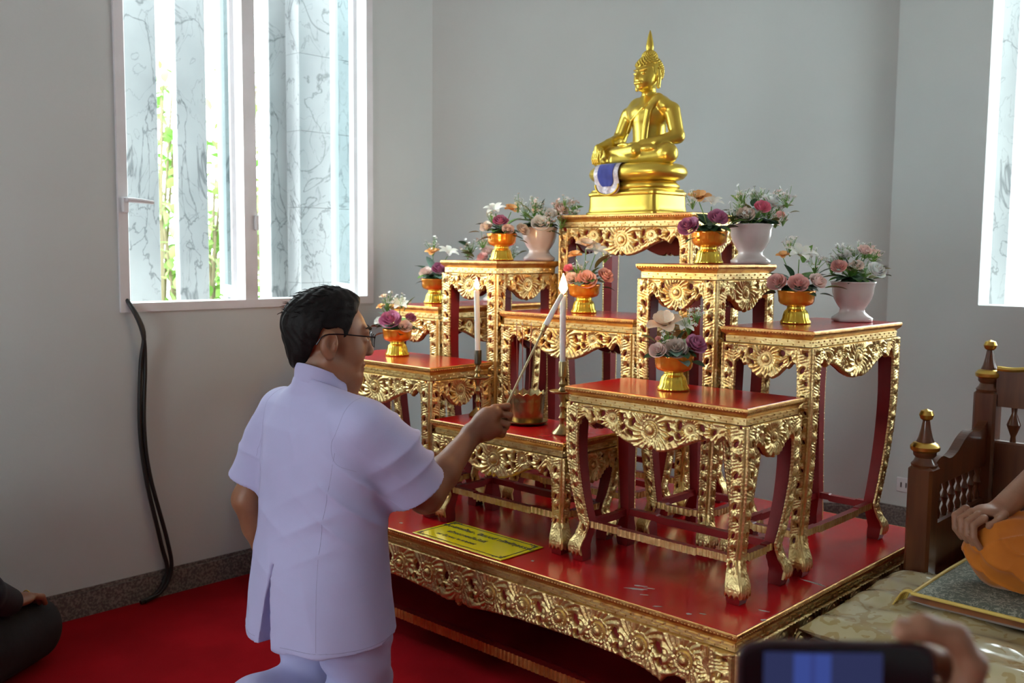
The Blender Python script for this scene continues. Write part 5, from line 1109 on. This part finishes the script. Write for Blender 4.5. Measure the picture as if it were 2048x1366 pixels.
def onsurf(P, off=.0):
    P = np.array(P, float)
    for _ in range(12): P = P-nrm(P)*np.clip(samp(j.d, P), -.02, .02)[:, None]
    return P+nrm(P)*(folds(P)+off)[:, None]
def seam(P, n=40, r=.0009): ob('seam', tube(onsurf(smooth_path(P, n), -.0004), r, 5), M['seam'], jk)
seam([(.155, -.07, .80), (.158, -.10, .72), (.150, -.12, .62), (.145, -.13, .50), (.155, -.14, .38), (.165, -.15, .285)])
seam([(-.155, -.07, .80), (-.158, -.10, .72), (-.150, -.12, .62), (-.145, -.13, .50), (-.155, -.14, .38), (-.165, -.15, .285)])
for s in (-1, 1): seam([(s*.150, .03, .955), (s*.160, -.03, .945), (s*.165, -.08, .90), (s*.158, -.105, .83), (s*.165, -.08, .775), (s*.19, -.03, .75)])
ob('collar', (lambda L: L)((lambda n=40: ([( (.060+.004*(k == 1)+o)*math.cos(2*PI*i/n), (.068+.004*(k == 1)+o)*math.sin(2*PI*i/n)+.016+(.004 if k else 0), .935+.050*k-(.038 if k else .040)*math.sin(2*PI*i/n)) for (k, o) in ((0, .010), (1, .006), (1, .002), (0, .004)) for i in range(n)], [(k*n+i, k*n+(i+1) % n, ((k+1) % 4)*n+(i+1) % n, ((k+1) % 4)*n+i) for k in range(4) for i in range(n)]))()), M['jacket'], jk, sharp=50)
for k in range(2): ob('hem', tube(onsurf([(.226*math.cos(t)*1.0, .17*math.sin(t), .282+.004*math.sin(t)+k*0) for t in np.linspace(-1.35 if k == 0 else -1.85, 1.4 if k == 0 else -3.9, 40)], -.0006), .0013, 5), M['seam'], jk)
# ---- trousers and feet
t = Field((-.24, -.50, -.005), (.24, .24, .50), .0045)
for s in (-1, 1):
    t.path([(s*.095, -.005, .46), (s*.098, .035, .26), (s*.10, .07, .085)], [.112, .098, .080], .03); t.path([(s*.10, .07, .075), (s*.10, -.14, .070), (s*.10, -.33, .058)], [.076, .068, .055], .03)
t.ell((0, 0, .43), (.17, .13, .12), .03)
TV, TF = t.mesh(); TV = TV.copy(); x, y, z = TV.T; TV[:, 2] = np.maximum(z, .001)
TV[:, 0] += .004*np.sin(z*70+y*25)*(z < .35)*np.clip(z*8, 0, 1); TV[:, 1] += .005*np.sin(z*85+x*20)*np.clip((.30-z)*6, 0, 1)*np.clip(z*8, 0, 1)
ob('trousers', (TV, TF), M['jacket'], man, sharp=0)
for s in (-1, 1):
    q_ = Field((s*.10-.07, -.52, 0), (s*.10+.07, -.30, .13), .004); q_.path([(s*.10, -.34, .06), (s*.10, -.40, .065)], [.046, .042], .01); q_.path([(s*.10, -.40, .075), (s*.10, -.46, .045), (s*.10, -.48, .022)], [.038, .034, .022], .01); ob('sock', q_.mesh(), M['sole'], man, sharp=0)
# ---- the long taper in his hand
A0, A1, A2 = px_depth(988, 862, D+.028), px_depth(1089, 655, 2.93), px_depth(1124, 588, 2.965)
tp = empty('lighting_taper', A0); tag(tp, 'long brass lighting taper with a white candle tip, held by the kneeling man', 'taper')
r1, r2 = A1-A0, A2-A0; ob('rod', tube([np.zeros(3), r1*.97], .0036, 10), M['brass_rod'] if 'brass_rod' in M else mat('pale_brass_rod', (.62, .52, .30), .35, .8), tp)
ob('ferrule', tube([r1*.93, r1*.955, r1*.96, r1*1.0, r1*1.01, r1*1.02], [.0045, .005, .0075, .0078, .0098, .0098], 14), mat('brass_ferrule', (.55, .43, .20), .35, .9), tp)
ob('candle_tip', tube([r1*1.015, r1*1.02+(r2-r1)*.4, r2], [.0088, .0085, .0065], 14), M['wax'], tp); ob('wick', tube([r2, r2+np.array([.003, .002, .010])], .0012, 6), M['wick'], tp)
# ================================================================ person in black at the left edge
M['black'] = mat('black_cloth', (.010, .010, .012), .85, col2=(.014, .014, .016), scale=9, bump=.2, bscale=60)
lp = empty('person', (-.965, -1.14, 0), .6); tag(lp, 'seated person in black at the left edge, hand on the knee', 'person', 'people')
f = Field((-.34, -.56, -.01), (.34, .46, .95), .0062)
f.ell((0, -.28, .14), (.19, .17, .14), .04); f.path([(0, -.28, .18), (0, -.27, .36), (0, -.25, .52)], [.16, .15, .15], .05); f.path([(-.15, -.25, .56), (.15, -.25, .56)], [.07, .07], .04)
for s in (-1, 1): f.path([(s*.10, -.22, .15), (.05+s*.08, .20, .12)], [.10, .085], .03); f.path([(.05+s*.08, .20, .085), (s*.12, -.22, .07)], [.075, .06], .03); f.path([(s*.19, -.25, .55), (s*.215, -.12, .34), (.04+s*.13, .04, .255)], [.062, .052, .042], .02)
V, F = f.mesh(); V[:, 2] = np.maximum(V[:, 2], 0.001); ob('clothes', (V, F), M['black'], lp, sharp=0)
f = Field((-.30, -.42, .10), (.30, .32, .98), .0045)
f.path([(0, -.25, .52), (0, -.235, .68)], [.07, .052], .02); f.ell((0, -.215, .79), (.076, .094, .11), .01); f.ell((0, -.165, .745), (.056, .05, .06), .02); f.ell((0, -.13, .705), (.022, .02, .018), .015); f.cone((0, -.122, .79), (0, -.102, .758), .008, .013, .008)
for s in (-1, 1):
    f.ell((s*.078, -.22, .785), (.010, .02, .034), .006); w = np.array([.05+s*.115, .05, .248]); f.path([(s*.185+.015, -.03, .29), w], [.034, .027], .01); f.ell(w+np.array([0, .05, -.008]), (.040, .05, .017), .012)
    for k in range(4): b0 = w+np.array([-.028+.0185*k, .085, -.008]); f.path([b0, b0+np.array([0, .032, -.012]), b0+np.array([0, .046, -.038])], [.0102, .0095, .008], .003)
    f.path([w+np.array([-s*.034, .03, -.012]), w+np.array([-s*.05, .06, -.03]), w+np.array([-s*.052, .08, -.04])], [.0125, .011, .009], .005)
ob('body', f.mesh(), M['skin2'], lp, sharp=0)
f = Field((-.12, -.34, .70), (.12, -.08, .93), .005); f.ell((0, -.232, .815), (.083, .098, .098), .01); f.func(lambda x, y, z: np.minimum(y+.20, .86-z) if False else np.maximum(-.20-y, z-.84)*-1+0*x, (-.2, -.4, .6), (.2, 0, 1), .004, 'cut') if False else None
sl, (gx, gy, gz) = f.sub(np.array([-.2, -.4, .6]), np.array([.2, 0, 1.]), 0.0); f.d[sl] = np.maximum(f.d[sl], (np.minimum(np.maximum(gy+.21, .76-gz), .855-gz)+0*gx).astype(np.float32)); ob('hair', f.mesh(), M['hair'], lp, sharp=0)
ob('ring', tube([(.147+.0115*math.cos(t), .158, .236+.0115*math.sin(t)) for t in np.linspace(0, 2*PI, 20)[:-1]], .002, 6, closed=True), M['gilt'], lp)
